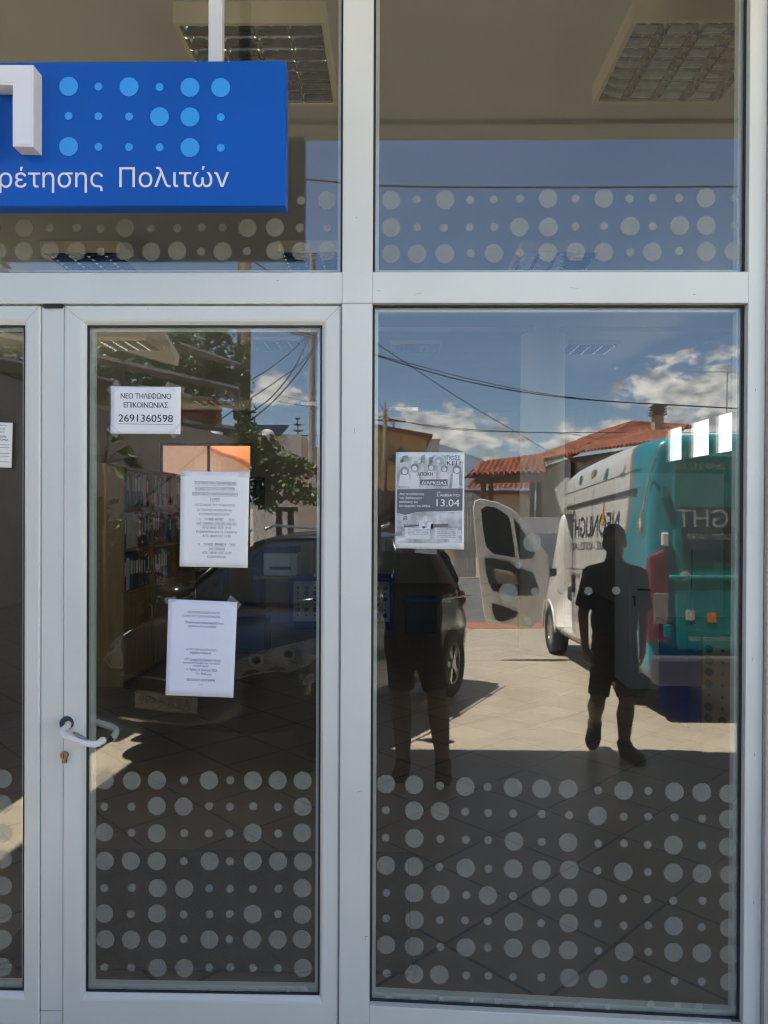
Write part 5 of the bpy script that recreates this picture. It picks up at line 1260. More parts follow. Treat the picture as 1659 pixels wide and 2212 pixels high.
    o = b.build('shorts', SHORTS, t); remesh(o, .010, 5)
    for s_ in 'LR':
        a_, to_ = V['an'+s_], V['to'+s_]; heel = V['he'+s_]; f_ = (to_-heel).normalized()
        up = (a_-heel); up = (up-f_*up.dot(f_)).normalized(); sd_ = f_.cross(up)
        Mx = Matrix((sd_, f_, up)).transposed()
        b = MB(); mid = (heel+to_)/2
        L_ = (to_-heel).length
        b.ell(heel+f_*L_*.26+up*.050, (.048,L_*.30,.056), 14, 10, Mx); b.ell(heel+f_*L_*.72+up*.036, (.058,L_*.33,.044), 14, 10, Mx); b.cap(a_+up*.005, heel+f_*L_*.30+up*.06, .054, .054); b.ell(heel+f_*L_*.5+up*.045,(.052,L_*.32,.056),14,10,Mx)
        o = b.build('shoe', SHOE, t); remesh(o, .006, 3)
        b = MB(); pts = []
        for k in range(28):
            a = 2*math.pi*k/28; c_, s2 = math.cos(a), math.sin(a); wd_ = .056*(1+.12*c_); pts.append(mid+f_*(c_*L_*.51)+sd_*(s2*wd_)+up*.004)
        b.prism(pts, up*.020); b.build('sole', SOLE, o, bevel=.003)
    return t
def Q(x, y, d): return refl(x, y, d)
Jw = dict(head=Q(1328,1172,5.42), chest=Q(1327,1270,5.45), pelvis=Q(1327,1408,5.47), shL=Q(1279,1243,5.46), shR=Q(1377,1246,5.46), elL=Q(1259,1325,5.50), elR=Q(1390,1330,5.55), wrL=Q(1264,1394,5.42), wrR=Q(1388,1400,5.60),
          hipL=Q(1303,1432,5.47), hipR=Q(1352,1432,5.47), knL=Q(1291,1512,5.42), knR=Q(1354,1517,5.38), anL=Q(1285,1562,5.66), anR=Q(1348,1605,5.42), toL=Q(1278,1622,5.56), toR=Q(1389,1646,5.22), heL=Q(1287,1556,5.74), heR=Q(1341,1622,5.46))
zg = gz(-(5.35-2.27)); 
for k in ('toR','heR'): Jw[k].z = zg+.006
Jw['anR'].z = zg+.095
Jw['hdL'] = Vector((.12,.12,-1)); Jw['hdR'] = Vector((-.05,.05,-1)); Jw['thL'] = Vector((.6,1,0)); Jw['thR'] = Vector((-.6,1,0))
person('person', 'man in black t-shirt and dark shorts walking across the forecourt, reflected beside the van', Jw)
Yp = -2.64; zg = gz(Yp); ph = Vector((.0,-2.292,1.535))
xc_ = .115
Jp = dict(head=Vector((xc_-.03,Yp-.02,zg+1.655)), chest=Vector((xc_,Yp-.02,zg+1.27)), pelvis=Vector((xc_,Yp,zg+.90)), shL=Vector((xc_-.17,Yp,zg+1.43)), shR=Vector((xc_+.17,Yp,zg+1.43)), elL=Vector((xc_-.27,Yp+.14,zg+1.27)), elR=Vector((xc_+.24,Yp+.14,zg+1.27)),
          wrL=ph+Vector((-.115,-.06,-.05)), wrR=ph+Vector((.115,-.06,-.05)), hipL=Vector((xc_-.085,Yp,zg+.88)), hipR=Vector((xc_+.085,Yp,zg+.88)), knL=Q(868,1500,4.93), knR=Q(944,1500,4.90), anL=Q(871,1612,4.93), anR=Q(957,1610,4.92), toL=Q(860,1672,4.74), toR=Q(958,1684,4.70), heL=Q(872,1640,4.98), heR=Q(957,1640,4.97))
for k in ('toL','toR','heL','heR'): Jp[k].z = gz(Jp[k].y)+.004
for k in ('anL','anR'): Jp[k].z = gz(Jp[k].y)+.095
Jp['hdL'] = Vector((.75,.22,.25)); Jp['hdR'] = Vector((-.75,.22,.25)); Jp['thL'] = Vector((.1,-.3,1)); Jp['thR'] = Vector((-.1,-.3,1))
person('person', 'person in dark shorts holding up a phone, reflected with bare lower legs below the poster', Jp, 1.16)
t = thing('phone', 'black phone held up by the person taking the photograph', 'phone', ph)
MB().box(ph+Vector((-.037,-.005,-.10)), ph+Vector((.037,.003,.058))).build('case', BLACKP, t, bevel=.003)
MB().box(ph+Vector((-.035,-.0062,-.098)), ph+Vector((.035,-.0052,.056))).build('screen', DKGLASS, t)

# ------------------------------------------------------------------ houses, roofs and walls across the road (seen in the glass)
def tile_roof(b, e0, e1, r0, r1, wave=.26, row=.38, amp=.075):
    """one slope of rounded clay tiles between an eave e0-e1 and a ridge r0-r1"""
    e0, e1, r0, r1 = map(Vector, (e0, e1, r0, r1))
    W = max((e1-e0).length, (r1-r0).length); Hh = ((r0+r1)/2-(e0+e1)/2).length
    nu = max(6, int(W/wave))*6; nr = max(2, int(Hh/row)); nrm = (e1-e0).cross((r0+r1)/2-(e0+e1)/2).normalized()
    if nrm.z < 0: nrm = -nrm
    vs = []; vv = []
    for j in range(nr): vv += [(j/nr, .030), ((j+1)/nr-.002, .0)]
    for v_, lift in vv:
        a, c = e0.lerp(r0, v_), e1.lerp(r1, v_); wl = (c-a).length
        for i in range(nu+1):
            u_ = i/nu; ph_ = u_*wl/wave*2*math.pi
            hgt = abs(math.sin(ph_/2))*amp*2 + lift
            vs.append(a.lerp(c, u_) + nrm*hgt)
    n = nu+1
    b.add(vs, [(j*n+i, j*n+i+1, (j+1)*n+i+1, (j+1)*n+i) for j in range(len(vv)-1) for i in range(nu)])
    return b
def ridge(b, p, q_, r=.11):
    p, q_ = Vector(p), Vector(q_); n = max(2, int((q_-p).length/.34))
    for i in range(n): b.tube([p.lerp(q_, i/n), p.lerp(q_, (i+1.12)/n)], [r*1.08, r*.92], 10)
def solidify(o, t): m = o.modifiers.new('t','SOLIDIFY'); m.thickness = t; return o
CREAM = mat('ochre_render', (.62,.43,.20), .9, var=.06, scale=1.5)
GREYR = mat('grey_render', (.42,.42,.42), .9, var=.08, scale=1.5)
WHITER = mat('white_render', (.68,.66,.62), .9, var=.07, scale=1.5)
FASC = mat('fascia_brown', (.10,.055,.035), .7, var=.2)
GL = -.91
# tiled main house
e0, e1 = refl(1226,986,30), refl(1450,936,23.5); e1.z = e0.z
r0, r1 = refl(1371,915,31), refl(1490,922,31.5); r1.z = r0.z-.08
hs = thing('tiled_house', 'low grey house with a large hipped roof of orange clay tiles and a capped chimney', 'house', (e0.x+3, e0.y-4, GL))
b = MB(); tile_roof(b, e0, e1, r0, r1); 
e2 = Vector((e0.x-1.0, e0.y-7.5, e0.z)); tile_roof(b, e2, e0, r0+Vector((-.2,-3,0)), r0); roof = b.build('roof', TERRA, hs, smooth=True)
ex0, ex1 = refl(1172,1012,32.5), refl(1240,985,30); rx0, rx1 = refl(1176,993,35), refl(1240,960,33)
b = MB(); tile_roof(b, ex0, ex1, rx0, rx1); b.build('roof', TERRA, hs, smooth=True)
b = MB(); ridge(b, e0, r0); ridge(b, r0, r1); ridge(b, rx0, rx1); b.build('ridge_tiles', TERRA, roof, smooth=True)
b = MB(); b.prism([e0+Vector((.15,-.1,-.28)), e1+Vector((-.1,-.1,-.28)), e1+Vector((-.1,-.1,-.04)), e0+Vector((.15,-.1,-.04))], (0,-.15,0)); b.build('fascia', FASC, hs)
wv = lambda p, z: Vector((p.x, p.y, z))
b = MB(); f0 = e0+Vector((.5,-.55,0)); f1 = e1+Vector((-.3,-.55,0)); b.prism([wv(f0,GL), wv(f1,GL), wv(f1,e0.z-.05), wv(f0,e0.z-.05)], (0,-5,0)); b.build('wall', GREYR, hs)
g0, g1 = ex0+Vector((.25,-.6,0)), ex1+Vector((0,-.6,0)); b = MB(); b.prism([wv(g0,GL), wv(g1,GL), wv(g1,ex1.z-.06), wv(g0,ex0.z-.06)], (0,-4,0)); b.build('wall', GREYR, hs)
c0 = refl(1420,918,29.5); cw = .34
ch = MB().box((c0.x-cw/2,c0.y-.2,c0.z-.6),(c0.x+cw/2,c0.y+.2,c0.z+.42)).build('chimney', mat('chimney_render',(.45,.38,.28),.9), roof)
b = MB()
for k in range(4): b.box((c0.x-.27,c0.y-.27,c0.z+.36+k*.11),(c0.x+.27,c0.y+.27,c0.z+.41+k*.11)); b.box((c0.x-.18,c0.y-.18,c0.z+.41+k*.11),(c0.x+.18,c0.y+.18,c0.z+.47+k*.11))
b.build('chimney_cowl', mat('cowl_grey',(.12,.115,.11),.8), roof)
# open timber pavilion
pv = thing('tiled_pavilion', 'open timber shelter on posts under a small clay tile roof', 'shelter', (refl(1100,1080,32).x, -30, GL))
a0, a1 = refl(1021,1028,33), refl(1180,1016,31); a1.z = a0.z
q0, q1 = refl(1040,1001,35), refl(1172,985,33.2)
b = MB(); tile_roof(b, a0, a1, q0, q1); tile_roof(b, wv(a1,a1.z)+Vector((.2,-4,0)), wv(a0,a0.z)+Vector((0,-4.6,0)), q1, q0); ro = b.build('roof', TERRA, pv, smooth=True)
b = MB(); ridge(b, q0, q1); ridge(b, a0, q0); b.build('ridge_tiles', TERRA, ro, smooth=True)
b = MB(); b.prism([a0+Vector((.1,-.05,-.34)), a1+Vector((-.1,-.05,-.34)), a1+Vector((-.1,-.05,-.03)), a0+Vector((.1,-.05,-.03))], (0,-.12,0)); b.build('fascia', FASC, pv)
for x_ in (1045,1061,1149,1164):
    p = refl(x_,1040,32.0 if x_ in (1045,1164) else 34.5); MB().box((p.x-.10,p.y-.10,GL),(p.x+.10,p.y+.10,a0.z-.2)).build('post', FASC, pv)
# lower tiled roof and cream wall further back
bh_ = thing('tiled_outbuilding', 'long low outbuilding with a clay tile roof and cream wall behind the timber shelter', 'house', (refl(1090,1080,40).x, -40, GL))
a0, a1 = refl(1002,1058,40), refl(1200,1062,40); a1.z = a0.z; q0, q1 = refl(1022,1036,44), refl(1200,1022,44); q1.z = q0.z
b = MB(); tile_roof(b, a0, a1, q0, q1, .28); b.build('roof', TERRA, bh_, smooth=True)
b = MB(); b.prism([a0+Vector((-.2,.02,-.25)), a1+Vector((0,.02,-.25)), a1+Vector((0,.02,-.02)), a0+Vector((-.2,.02,-.02))], (0,-.12,0)); b.build('fascia', mat('fascia_red',(.22,.05,.035),.7), bh_)
b = MB(); b.prism([wv(a0,GL)+Vector((.6,-.4,0)), wv(a1,GL)+Vector((0,-.4,0)), wv(a1,a1.z-.1)+Vector((0,-.4,0)), wv(a0,a0.z-.1)+Vector((.6,-.4,0))], (0,-3.5,0)); b.build('wall', mat('cream_wall',(.68,.56,.40),.9,var=.06), bh_)
# low plastered walls and a dark hedge between
p, q_ = refl(1120,1118,28), refl(1210,1118,28); tag(MB().prism([wv(p,GL), wv(q_,GL), wv(q_,q_.z), wv(p,p.z)],(0,-.2,0)).build('garden_wall', WHITER), 'low white garden wall in front of the timber shelter', 'wall')
p, q_ = refl(1060,1150,25), refl(1205,1150,25); tag(MB().prism([wv(p,GL), wv(q_,GL), wv(q_,p.z), wv(p,p.z)],(0,-.25,0)).build('garden_wall', GREYR), 'grey low wall seen through the open van door window', 'wall')
# white gate and fence boards left of the van door
gt = thing('board_gate', 'tall weathered white board gate beside the open van door', 'gate', (refl(1005,1215,26).x, -23.7, GL))
for k, x_ in enumerate(range(984,1032,6)):
    p = refl(x_,1062+ (k%2)*3,26); MB().box((p.x-.042,p.y-.02,GL+.05),(p.x+.042,p.y+.02,p.z)).build('board', mat('weathered_white',(.52,.48,.42),.9,var=.25,scale=6), gt)
for y_ in (1080,1190): p = refl(1008,y_,26.06); MB().box((p.x-.42,p.y-.05,p.z-.05),(p.x+.42,p.y-.025,p.z+.05)).build('rail', CONC, gt)
# stacked pale chairs / crates by the gate
p = refl(972,1212,27)
t = thing('plastic_chair', 'cream plastic garden chair left on the sandy lot by the gate', 'chair', (p.x, p.y, GL))
CH = mat('cream_plastic',(.62,.50,.34),.5)
MB().box((p.x-.25,p.y-.25,GL+.40),(p.x+.25,p.y+.25,GL+.44)).build('seat', CH, t, bevel=.01)
MB().box((p.x-.25,p.y-.27,GL+.46),(p.x+.25,p.y-.23,GL+.90)).build('backrest', CH, t, bevel=.01)
for a in (-.22,.19):
    for c in (-.22,.19): MB().box((p.x+a,p.y+c,GL),(p.x+a+.03,p.y+c+.03,GL+.40)).build('leg', CH, t)
# ochre house with flat brown eave and rooftop frame
yh = thing('ochre_house', 'tall ochre house with a brown eave and a solar frame on its roof', 'house', (refl(860,1050,36).x, -36, GL))
w0, w1 = refl(780,1050,34), refl(921,1050,38)
zt1_ = refl(921,944,38).z; zt0_ = refl(803,918,34).z
b = MB(); b.prism([wv(w0,GL), wv(w1,GL), wv(w1,zt1_), wv(w0,zt0_)], (0,-6,0)); b.build('wall', CREAM, yh)
b = MB(); s0 = wv(w0,zt0_)+Vector((-.2,.45,0)); s1 = wv(w1,zt1_)+Vector((.28,.45,-.05)); b.prism([s0, s1, s1+Vector((0,0,.16)), s0+Vector((0,0,.14))], (0,-7,0)); b.build('roof', mat('eave_brown',(.26,.13,.08),.8), yh)
for cx, cy_ in ((866,978),(853,992)):
    c = refl(cx,cy_,35.6); r_ = .26; MB().prism([c+Vector((0,.55,r_)),c+Vector((r_,.55,0)),c+Vector((0,.55,-r_)),c+Vector((-r_,.55,0))],(0,-.6,0)).build('diamond_window', mat('window_dark',(.12,.12,.11),.3), yh)
b = MB(); p0 = refl(800,908,34.5); p1 = refl(877,913,35.5); b.prism([p0,p1,p1+Vector((0,-.8,.25)),p0+Vector((0,-.8,.25))],(0,0,.08))
for x_ in (806,851): p = refl(x_,913,35); b.box((p.x-.03,p.y-.03,p.z-.5),(p.x+.03,p.y+.03,p.z+.15))
b.build('solar_frame', mat('frame_grey',(.30,.31,.32),.5), yh)
hw_ = thing('pale_building', 'plain pale building rising behind the grey poster', 'house', (refl(938,1040,48).x, -48, GL))
p0, p1 = refl(918,952,48), refl(948,952,48); MB().box((p0.x,p0.y-4,GL),(p1.x,p0.y,p0.z)).build('wall', WHITER, hw_)
MB().box((p0.x-.1,p0.y-4.1,p0.z+.002),(p1.x+.1,p0.y+.1,p0.z+.12)).build('parapet', GREYR, hw_)
# dark timber fence behind the black car
fn = thing('timber_fence', 'dark timber fence behind the parked black car', 'fence', (refl(900,1150,28).x, -25.7, GL))
for k in range(22):
    x_ = 800 + k*8.6; p = refl(x_,1058+rng.uniform(-3,3),28); MB().box((p.x-.066,p.y-.02,GL),(p.x+.066,p.y+.02,p.z)).build('board', mat('fence_dark',(.07,.05,.035),.85,var=.3,scale=5,vscale=(6,6,.4)), fn)
p0, p1 = refl(798,1090,28.05), refl(985,1090,28.05); MB().box((p0.x,p0.y-.06,p0.z-.04),(p1.x,p0.y-.03,p0.z+.04)).build('rail', FASC, fn)
# far hill
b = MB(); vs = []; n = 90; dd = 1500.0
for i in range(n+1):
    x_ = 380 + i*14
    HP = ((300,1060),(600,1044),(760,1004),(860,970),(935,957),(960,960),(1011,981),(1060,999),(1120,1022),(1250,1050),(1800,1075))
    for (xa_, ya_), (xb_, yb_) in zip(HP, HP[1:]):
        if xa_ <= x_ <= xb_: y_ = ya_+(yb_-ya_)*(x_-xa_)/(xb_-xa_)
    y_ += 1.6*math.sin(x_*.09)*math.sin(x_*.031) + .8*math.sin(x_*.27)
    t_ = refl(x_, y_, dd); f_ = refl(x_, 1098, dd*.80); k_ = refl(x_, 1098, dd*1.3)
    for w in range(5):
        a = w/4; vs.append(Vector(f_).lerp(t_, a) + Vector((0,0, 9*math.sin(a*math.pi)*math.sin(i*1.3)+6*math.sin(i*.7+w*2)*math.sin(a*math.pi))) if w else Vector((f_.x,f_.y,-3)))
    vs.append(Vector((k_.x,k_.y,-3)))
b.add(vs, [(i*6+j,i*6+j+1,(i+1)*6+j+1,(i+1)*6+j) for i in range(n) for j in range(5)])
tag(b.build('hills', mat('hill_haze_blue',(.135,.165,.21),.95,var=.3,scale=.012), smooth=True), kind='structure')  # bluish base colour stands in for distance haze

# ------------------------------------------------------------------ trees, climbers, poles and cables
def leaves(b, c, rad, n, size, clumps=14, sq=.36, droop=0.0):
    c = Vector(c); cl_ = []
    for k in range(clumps):
        while True:
            p = Vector((rng.uniform(-1,1), rng.uniform(-1,1), rng.uniform(-1,1)))
            if .25 < p.length < 1: break
        cl_.append(Vector((p.x*rad[0], p.y*rad[1], p.z*rad[2])))
    for k in range(n):
        q_ = rng.choice(cl_); s_ = rng.uniform(.6,1.3)*size
        p = c + q_ + Vector((rng.gauss(0,rad[0]*sq*.5), rng.gauss(0,rad[1]*sq*.5), rng.gauss(0,rad[2]*sq*.5)))
        d = Vector((rng.gauss(0,1), rng.gauss(0,1), rng.gauss(0,.7)-droop)).normalized(); a = Vector((rng.gauss(0,1),rng.gauss(0,1),rng.gauss(0,1))).normalized(); w = d.cross(a).normalized()
        up_ = d.cross(w)*.12*s_
        b.add([p, p+d*s_*.45+w*s_*.26+up_, p+d*s_, p+d*s_*.45-w*s_*.26+up_], [(0,1,2),(0,2,3)])
    return cl_
def tree(name, label, base, top, crown_c, rad, n, size, m=LEAF, group=None, clumps=18, r=.12):
    t = thing(name, label, 'tree', base, group)
    base = Vector(base); top = Vector(top); mid = base.lerp(top,.5)+Vector((.12,.05,0))
    b = MB(); b.tube([base, base.lerp(mid,.5)+Vector((.03,0,0)), mid, top], [r*1.25, r, r*.85, r*.5], 10)
    lb = MB(); cl_ = leaves(lb, crown_c, rad, n, size, clumps)
    for q_ in cl_[:9]:
        e = Vector(crown_c)+q_*.85; s0 = mid.lerp(top, rng.uniform(.3,1)); b.tube([s0, s0.lerp(e,.5)+Vector((0,0,.1)), e], [r*.45, r*.28, r*.10], 6)
    b.build('trunk', BARK, t, smooth=True); lb.build('crown', m, t)
    return t
# wooden pole hung with creeper, concrete pole, far pole
p = refl(526,900,13); zg_ = gz(p.y)
t = thing('wooden_pole', 'wooden utility pole wrapped in climbing vine, right of the tree crown', 'utility pole', (p.x,p.y,zg_))
MB().tube([(p.x,p.y,zg_),(p.x+.02,p.y,zg_+7.5)],[.125,.10],14).build('shaft', POLEWOOD, t, smooth=True)
b = MB()
for k,x_ in enumerate((513,518)): q_ = refl(x_,900,12.85); b.tube([(q_.x,q_.y,zg_),(q_.x,q_.y,zg_+7.3)],.014,6)
b.build('conduit', CABLE, t, smooth=True)
wp = Vector((p.x,p.y,zg_))
p = refl(674,900,19); zg_ = gz(-20)
t = thing('concrete_pole', 'slim grey concrete utility pole near the right stile of the door', 'utility pole', (p.x,p.y,zg_))
MB().tube([(p.x,p.y,zg_),(p.x,p.y,zg_+9)],[.11,.075],8).build('shaft', CONC, t)
b = MB(); b.box((p.x-.5,p.y-.04,zg_+6.9),(p.x+.5,p.y+.04,zg_+6.98))
for k in (-.4,-.15,.15,.4): b.tube([(p.x+k,p.y,zg_+6.98),(p.x+k,p.y,zg_+7.12)],.035,8)
b.build('crossarm', CONC, t); cp = Vector((p.x,p.y,zg_))
p = refl(832,940,31)
t = thing('wooden_pole', 'short bare wooden utility pole in front of the ochre house', 'utility pole', (p.x,p.y,GL))
zt_p = refl(832,884,31).z; MB().tube([(p.x,p.y,GL),(p.x,p.y,zt_p)],[.12,.09],12).build('shaft', POLEWOOD, t, smooth=True)
MB().box((p.x-.04,p.y-.35,zt_p-.35),(p.x+.04,p.y+.35,zt_p-.29)).build('crossarm', POLEWOOD, t)
MB().tube([(p.x,p.y,zt_p),(p.x,p.y,zt_p+.3)],.012,6).build('spike', CABLE, t)
def cable(label, pts, d0, d1, r=.011, sag=0.0):
    P = []
    n = len(pts)
    for i, (x, y) in enumerate(pts): P.append(refl(x, y, d0+(d1-d0)*i/(n-1)))
    a = P[0]-(P[1]-P[0])*3; z = P[-1]+(P[-1]-P[-2])*3
    b = MB().tube(smoothpath([a]+P+[z], 8), r, 6)
    return tag(b.build('overhead_cable', CABLE, smooth=True), label, 'cable', 'overhead cables in the street')
cable('thick dark cable running level across the upper panes under the canopy edge', [(655,387),(803,400),(1010,404.5),(1300,405),(1617,402)], 10, 10, .014)
cable('thin cable slanting down from the upper left to the tiled house', [(803,735),(905,803),(1000,865),(1100,925),(1185,975)], 15, 27, .010)
cable('heavier of the two sagging cables crossing the right pane under the far lamps', [(803,765),(900,795),(1000,822),(1150,850),(1300,866),(1610,884)], 17, 18, .014)
cable('lighter sagging cable twisted close above its thicker neighbour in the right pane', [(803,764),(900,789),(1000,815),(1150,846),(1300,865),(1610,883)], 17.2, 18.2, .010)
cable('lower cable leaving the short pole for the tiled house', [(838,905),(920,918),(1010,927),(1130,933),(1225,934),(1330,934)], 31, 30, .014)
cable('slack lower cable just under the pole wire before the clouds', [(838,903),(920,920),(1010,930),(1130,934),(1225,937),(1300,950)], 31, 30, .012)
cable('steep short cable rising left from the bare wooden pole', [(832,890),(815,862),(803,840),(780,802)], 31, 26, .012)
cable('slanting wire behind the vine pole, highest in the door glass', [(540,822),(580,798),(620,768),(655,735),(668,722)], 13.5, 19, .009)
cable('wire slanting up behind the vine pole, second from the top in the door glass', [(480,905),(540,862),(600,822),(650,785),(690,738)], 13, 19.5, .010)
cable('curving black service cable from vine pole to the concrete pole', [(540,895),(590,855),(630,805),(655,757),(674,712)], 13, 19, .012)
cable('outermost curving black cable, lowest in the door glass', [(535,915),(590,868),(640,812),(675,760),(700,715)], 13, 19, .013)
# satellite dish on the creeper pole
dc = refl(490,836,13.3)
t = thing('satellite_dish', 'round white satellite dish beside the vine covered pole', 'satellite dish', dc)
b = MB(); vs = []; n = 28; ax = Vector((.15,.95,.28)).normalized(); uu = ax.cross(Vector((0,0,1))).normalized(); vv_ = uu.cross(ax)
for j in range(5):
    rr = .225*(j+.02)/4
    for k in range(n): vs.append(dc + uu*rr*math.cos(2*math.pi*k/n)*.85 + vv_*rr*1.15*math.sin(2*math.pi*k/n) + ax*(rr*rr*1.1))
b.add(vs, [(j*n+k, j*n+(k+1)%n, (j+1)*n+(k+1)%n, (j+1)*n+k) for j in range(4) for k in range(n)])
solidify(b.build('bowl', mat('dish_grey',(.50,.49,.46),.5), t, smooth=True), .008)
MB().tube([dc-ax*.0, dc-ax*.18, wp+Vector((.02,.0,dc.z-wp.z-.05))],.02,8).build('bracket', CHROME, t, smooth=True)
MB().tube([dc+vv_*-.25, dc+ax*.28],.010,6).build('feed_arm', CHROME, t, smooth=True)
b = MB(); b.tube([dc+ax*.27, dc+ax*.34],.03,10); b.build('feed_horn', BLACKP, t)
# the wall and pergola on the left
wl0, wl1 = refl(150,858,7.6), refl(520,950,12.2)
zt_w = refl(340,905,9.6).z
lw = thing('garden_wall', 'high pale plastered wall running back on the left of the forecourt', 'wall', (wl0.x, wl0.y, gz(wl0.y)))
b = MB(); b.prism([wv(wl0,-1), wv(wl1,-1), wv(wl1,refl(520,950,12.2).z), wv(wl0,refl(150,858,7.6).z)], (-.18,0,0)); b.build('masonry', mat('wall_pinkish',(.36,.31,.28),.9,var=.08,scale=1.2), lw)
wl2 = Vector((wl0.x+.03, -.3, 0)); b = MB(); b.prism([wv(wl2,-1), wv(wl0,-1), wv(wl0,refl(150,858,7.6).z), wv(wl2,refl(150,858,7.6).z)], (-.18,0,0)); b.build('masonry', mat('wall_pinkish',(.36,.31,.28),.9), lw)
pg = thing('pergola', 'weathered grey steel pergola with long slanting beams above the pale wall', 'pergola', (wl0.x-.6, wl0.y, zt_w))
def beam(x0,y0,d0,x1,y1,d1,r): return MB().tube([refl(x0,y0,d0),refl(x1,y1,d1)], r, 4).build('beam', mat('pergola_grey',(.10,.10,.095),.7,var=.2), pg)
beam(-120,705,5.6,150,762,7.6,.055); beam(-120,765,5.6,150,812,7.6,.055); beam(150,762,7.6,515,842,12.2,.055); beam(150,812,7.6,510,878,12.2,.055); beam(385,745,9.4,520,790,12.2,.05); beam(300,902,9.2,502,928,12.0,.06)
for x_, d_ in ((257,8.6),(512,12.1)):
    q_ = refl(x_,900,d_); MB().box((q_.x-.05,q_.y-.05,q_.z-.05),(q_.x+.05,q_.y+.05,refl(x_,775 if x_<300 else 840,d_).z)).build('post', mat('pergola_grey',(.10,.10,.095),.7), pg)
for k in range(2):
    q0 = refl(372+k*0,905,10.4); q1 = refl(472,905,11.6); zz = refl(420,880,11).z if k == 0 else refl(420,905,11).z
    t = thing('planter', ('terracotta coloured planter on the wall, upper of two' if k == 0 else 'terracotta coloured planter on the wall, lower of two'), 'planter', (q0.x, q0.y, zz))
    y_ = 868+k*24; c = refl(425,y_+10,11.0)
    bb = MB(); bb.box((c.x-.34,c.y-.18,c.z-.075),(c.x+.34,c.y+.18,c.z+.075)); bb.build('box', mat('planter_red',(.26,.085,.05),.8), t, bevel=.012)
    MB().box((c.x-.32,c.y-.16,c.z+.076),(c.x+.32,c.y+.16,c.z+.085)).build('soil', mat('soil',(.05,.035,.025),.95), t)
# sloping plaster canopy of the neighbouring house, top left of the door glass
t = thing('house_eave', 'pale sloping concrete eave of the neighbouring house above the pergola', 'eave', refl(290,740,8.5))
A_, B_, C_, D_ = refl(295,690,7.5), refl(345,695,7.9), refl(388,768,9.4), refl(384,790,9.4); E_2 = refl(200,742,7.4); F_2 = refl(190,690,7.0)
b = MB(); b.prism([F_2, A_, B_, C_, D_, E_2], (-.1,-.25,.06)); b.build('slab', mat('eave_plaster',(.74,.68,.57),.9,var=.06), t)
# left tree crowns and creepers
p = refl(440,1000,13.5); tree('leafy_tree', 'dark leafy tree whose crown spreads left of the vine covered pole', (p.x,p.y,gz(p.y)), refl(440,790,13.5), refl(440,775,13.5), (.75,.75,.78), 4200, .12, LEAF, clumps=30)
p = refl(250,1000,11); tree('leafy_tree', 'shaded tree behind the pergola beams at the left of the door glass', (p.x-.6,p.y,gz(p.y)), refl(260,830,11), refl(265,810,11), (1.0,.7,.55), 2600, .13, LEAF, clumps=26)
p = refl(60,1000,8.5); tree('leafy_tree', 'shaded tree over the wall at the far left, beyond the framed notice', (p.x-1.0,p.y,gz(p.y)), refl(40,790,8.8), refl(10,760,8.8), (1.3,.9,.85), 3000, .13, LEAF, clumps=26)
def creeper(label, pts, n, size, m, dens=.22):
    b = MB()
    for i in range(n):
        a = rng.random()*(len(pts)-1); k = int(a); f = a-k
        x = pts[k][0]*(1-f)+pts[k+1][0]*f; y = pts[k][1]*(1-f)+pts[k+1][1]*f; w = pts[k][2]*(1-f)+pts[k+1][2]*f; d = pts[k][3]*(1-f)+pts[k+1][3]*f
        p = refl(x+rng.gauss(0,w*.5), y+rng.gauss(0,w*.42), d+rng.gauss(0,.15)); s_ = rng.uniform(.6,1.3)*size
        dv = Vector((rng.gauss(0,1),rng.gauss(0,.6)+.2,rng.gauss(-.5,.7))).normalized(); a_ = Vector((rng.gauss(0,1),rng.gauss(0,1),rng.gauss(0,1))).normalized(); w_ = dv.cross(a_).normalized()
        b.add([p, p+dv*s_*.45+w_*s_*.24, p+dv*s_, p+dv*s_*.45-w_*s_*.24], [(0,1,2),(0,2,3)])
    t = thing('climbing_vine', label, 'climbing plant', refl(pts[0][0],pts[0][1],pts[0][3]))
    b.build('foliage', m, t)
    s = MB(); s.tube(smoothpath([refl(x,y,d+.05) for x,y,w,d in pts],4), .02, 6); s.build('stem', BARK, t, smooth=True)
    return t
creeper('bright creeper climbing the upper wooden pole', [(512,740,16,12.8),(522,800,12,12.8),(530,880,12,12.8),(535,930,24,12.7)], 420, .12, LEAF)
creeper('leafy creeper tumbling over the fence right of the wooden pole', [(495,935,14,12.4),(545,950,30,12.3),(575,985,30,12.2),(610,1005,26,12.1),(665,1010,16,12.0)], 1500, .125, LEAF2)
creeper('hanging creeper in the shade below the notice, beside the small tiled gate roof', [(560,985,22,12.3),(565,1040,24,12.3),(575,1085,20,12.3)], 800, .125, LEAF)
creeper('trailing creeper with yellow green tips near the right stile', [(600,1035,14,12.0),(640,1055,20,11.9),(680,1075,16,11.8)], 560, .11, LEAF2)
for k, (x_, y_, d_, rx_, rz_) in enumerate(((215,1130,7.7,.42,.62),(300,1125,8.7,.48,.66),(385,1118,9.9,.55,.66),(460,1112,11.2,.55,.62))):
    p = refl(x_,y_,d_); g_ = gz(p.y)
    t = thing('garden_shrub', ('dark leafy shrub against the pale wall, beside the near pot plant','dark leafy shrub against the pale wall, left of the small tiled gate roof','dark leafy shrub against the pale wall, below the telephone notice','dark leafy shrub at the far end of the pale wall')[k], 'shrub', (p.x,p.y,g_), 'shrubs along the pale wall')
    b = MB(); leaves(b, (p.x,p.y,g_+.95), (rx_,.28,.95), 1500, .12, 22); b.build('foliage', LEAF, t)
    b = MB()
    for q_ in range(4): b.tube([(p.x+.03*q_-.05,p.y,g_),(p.x+(q_-1.5)*.15,p.y+.05,g_+1.2)],[.02,.008],6)
    b.build('stem', BARK, t, smooth=True)
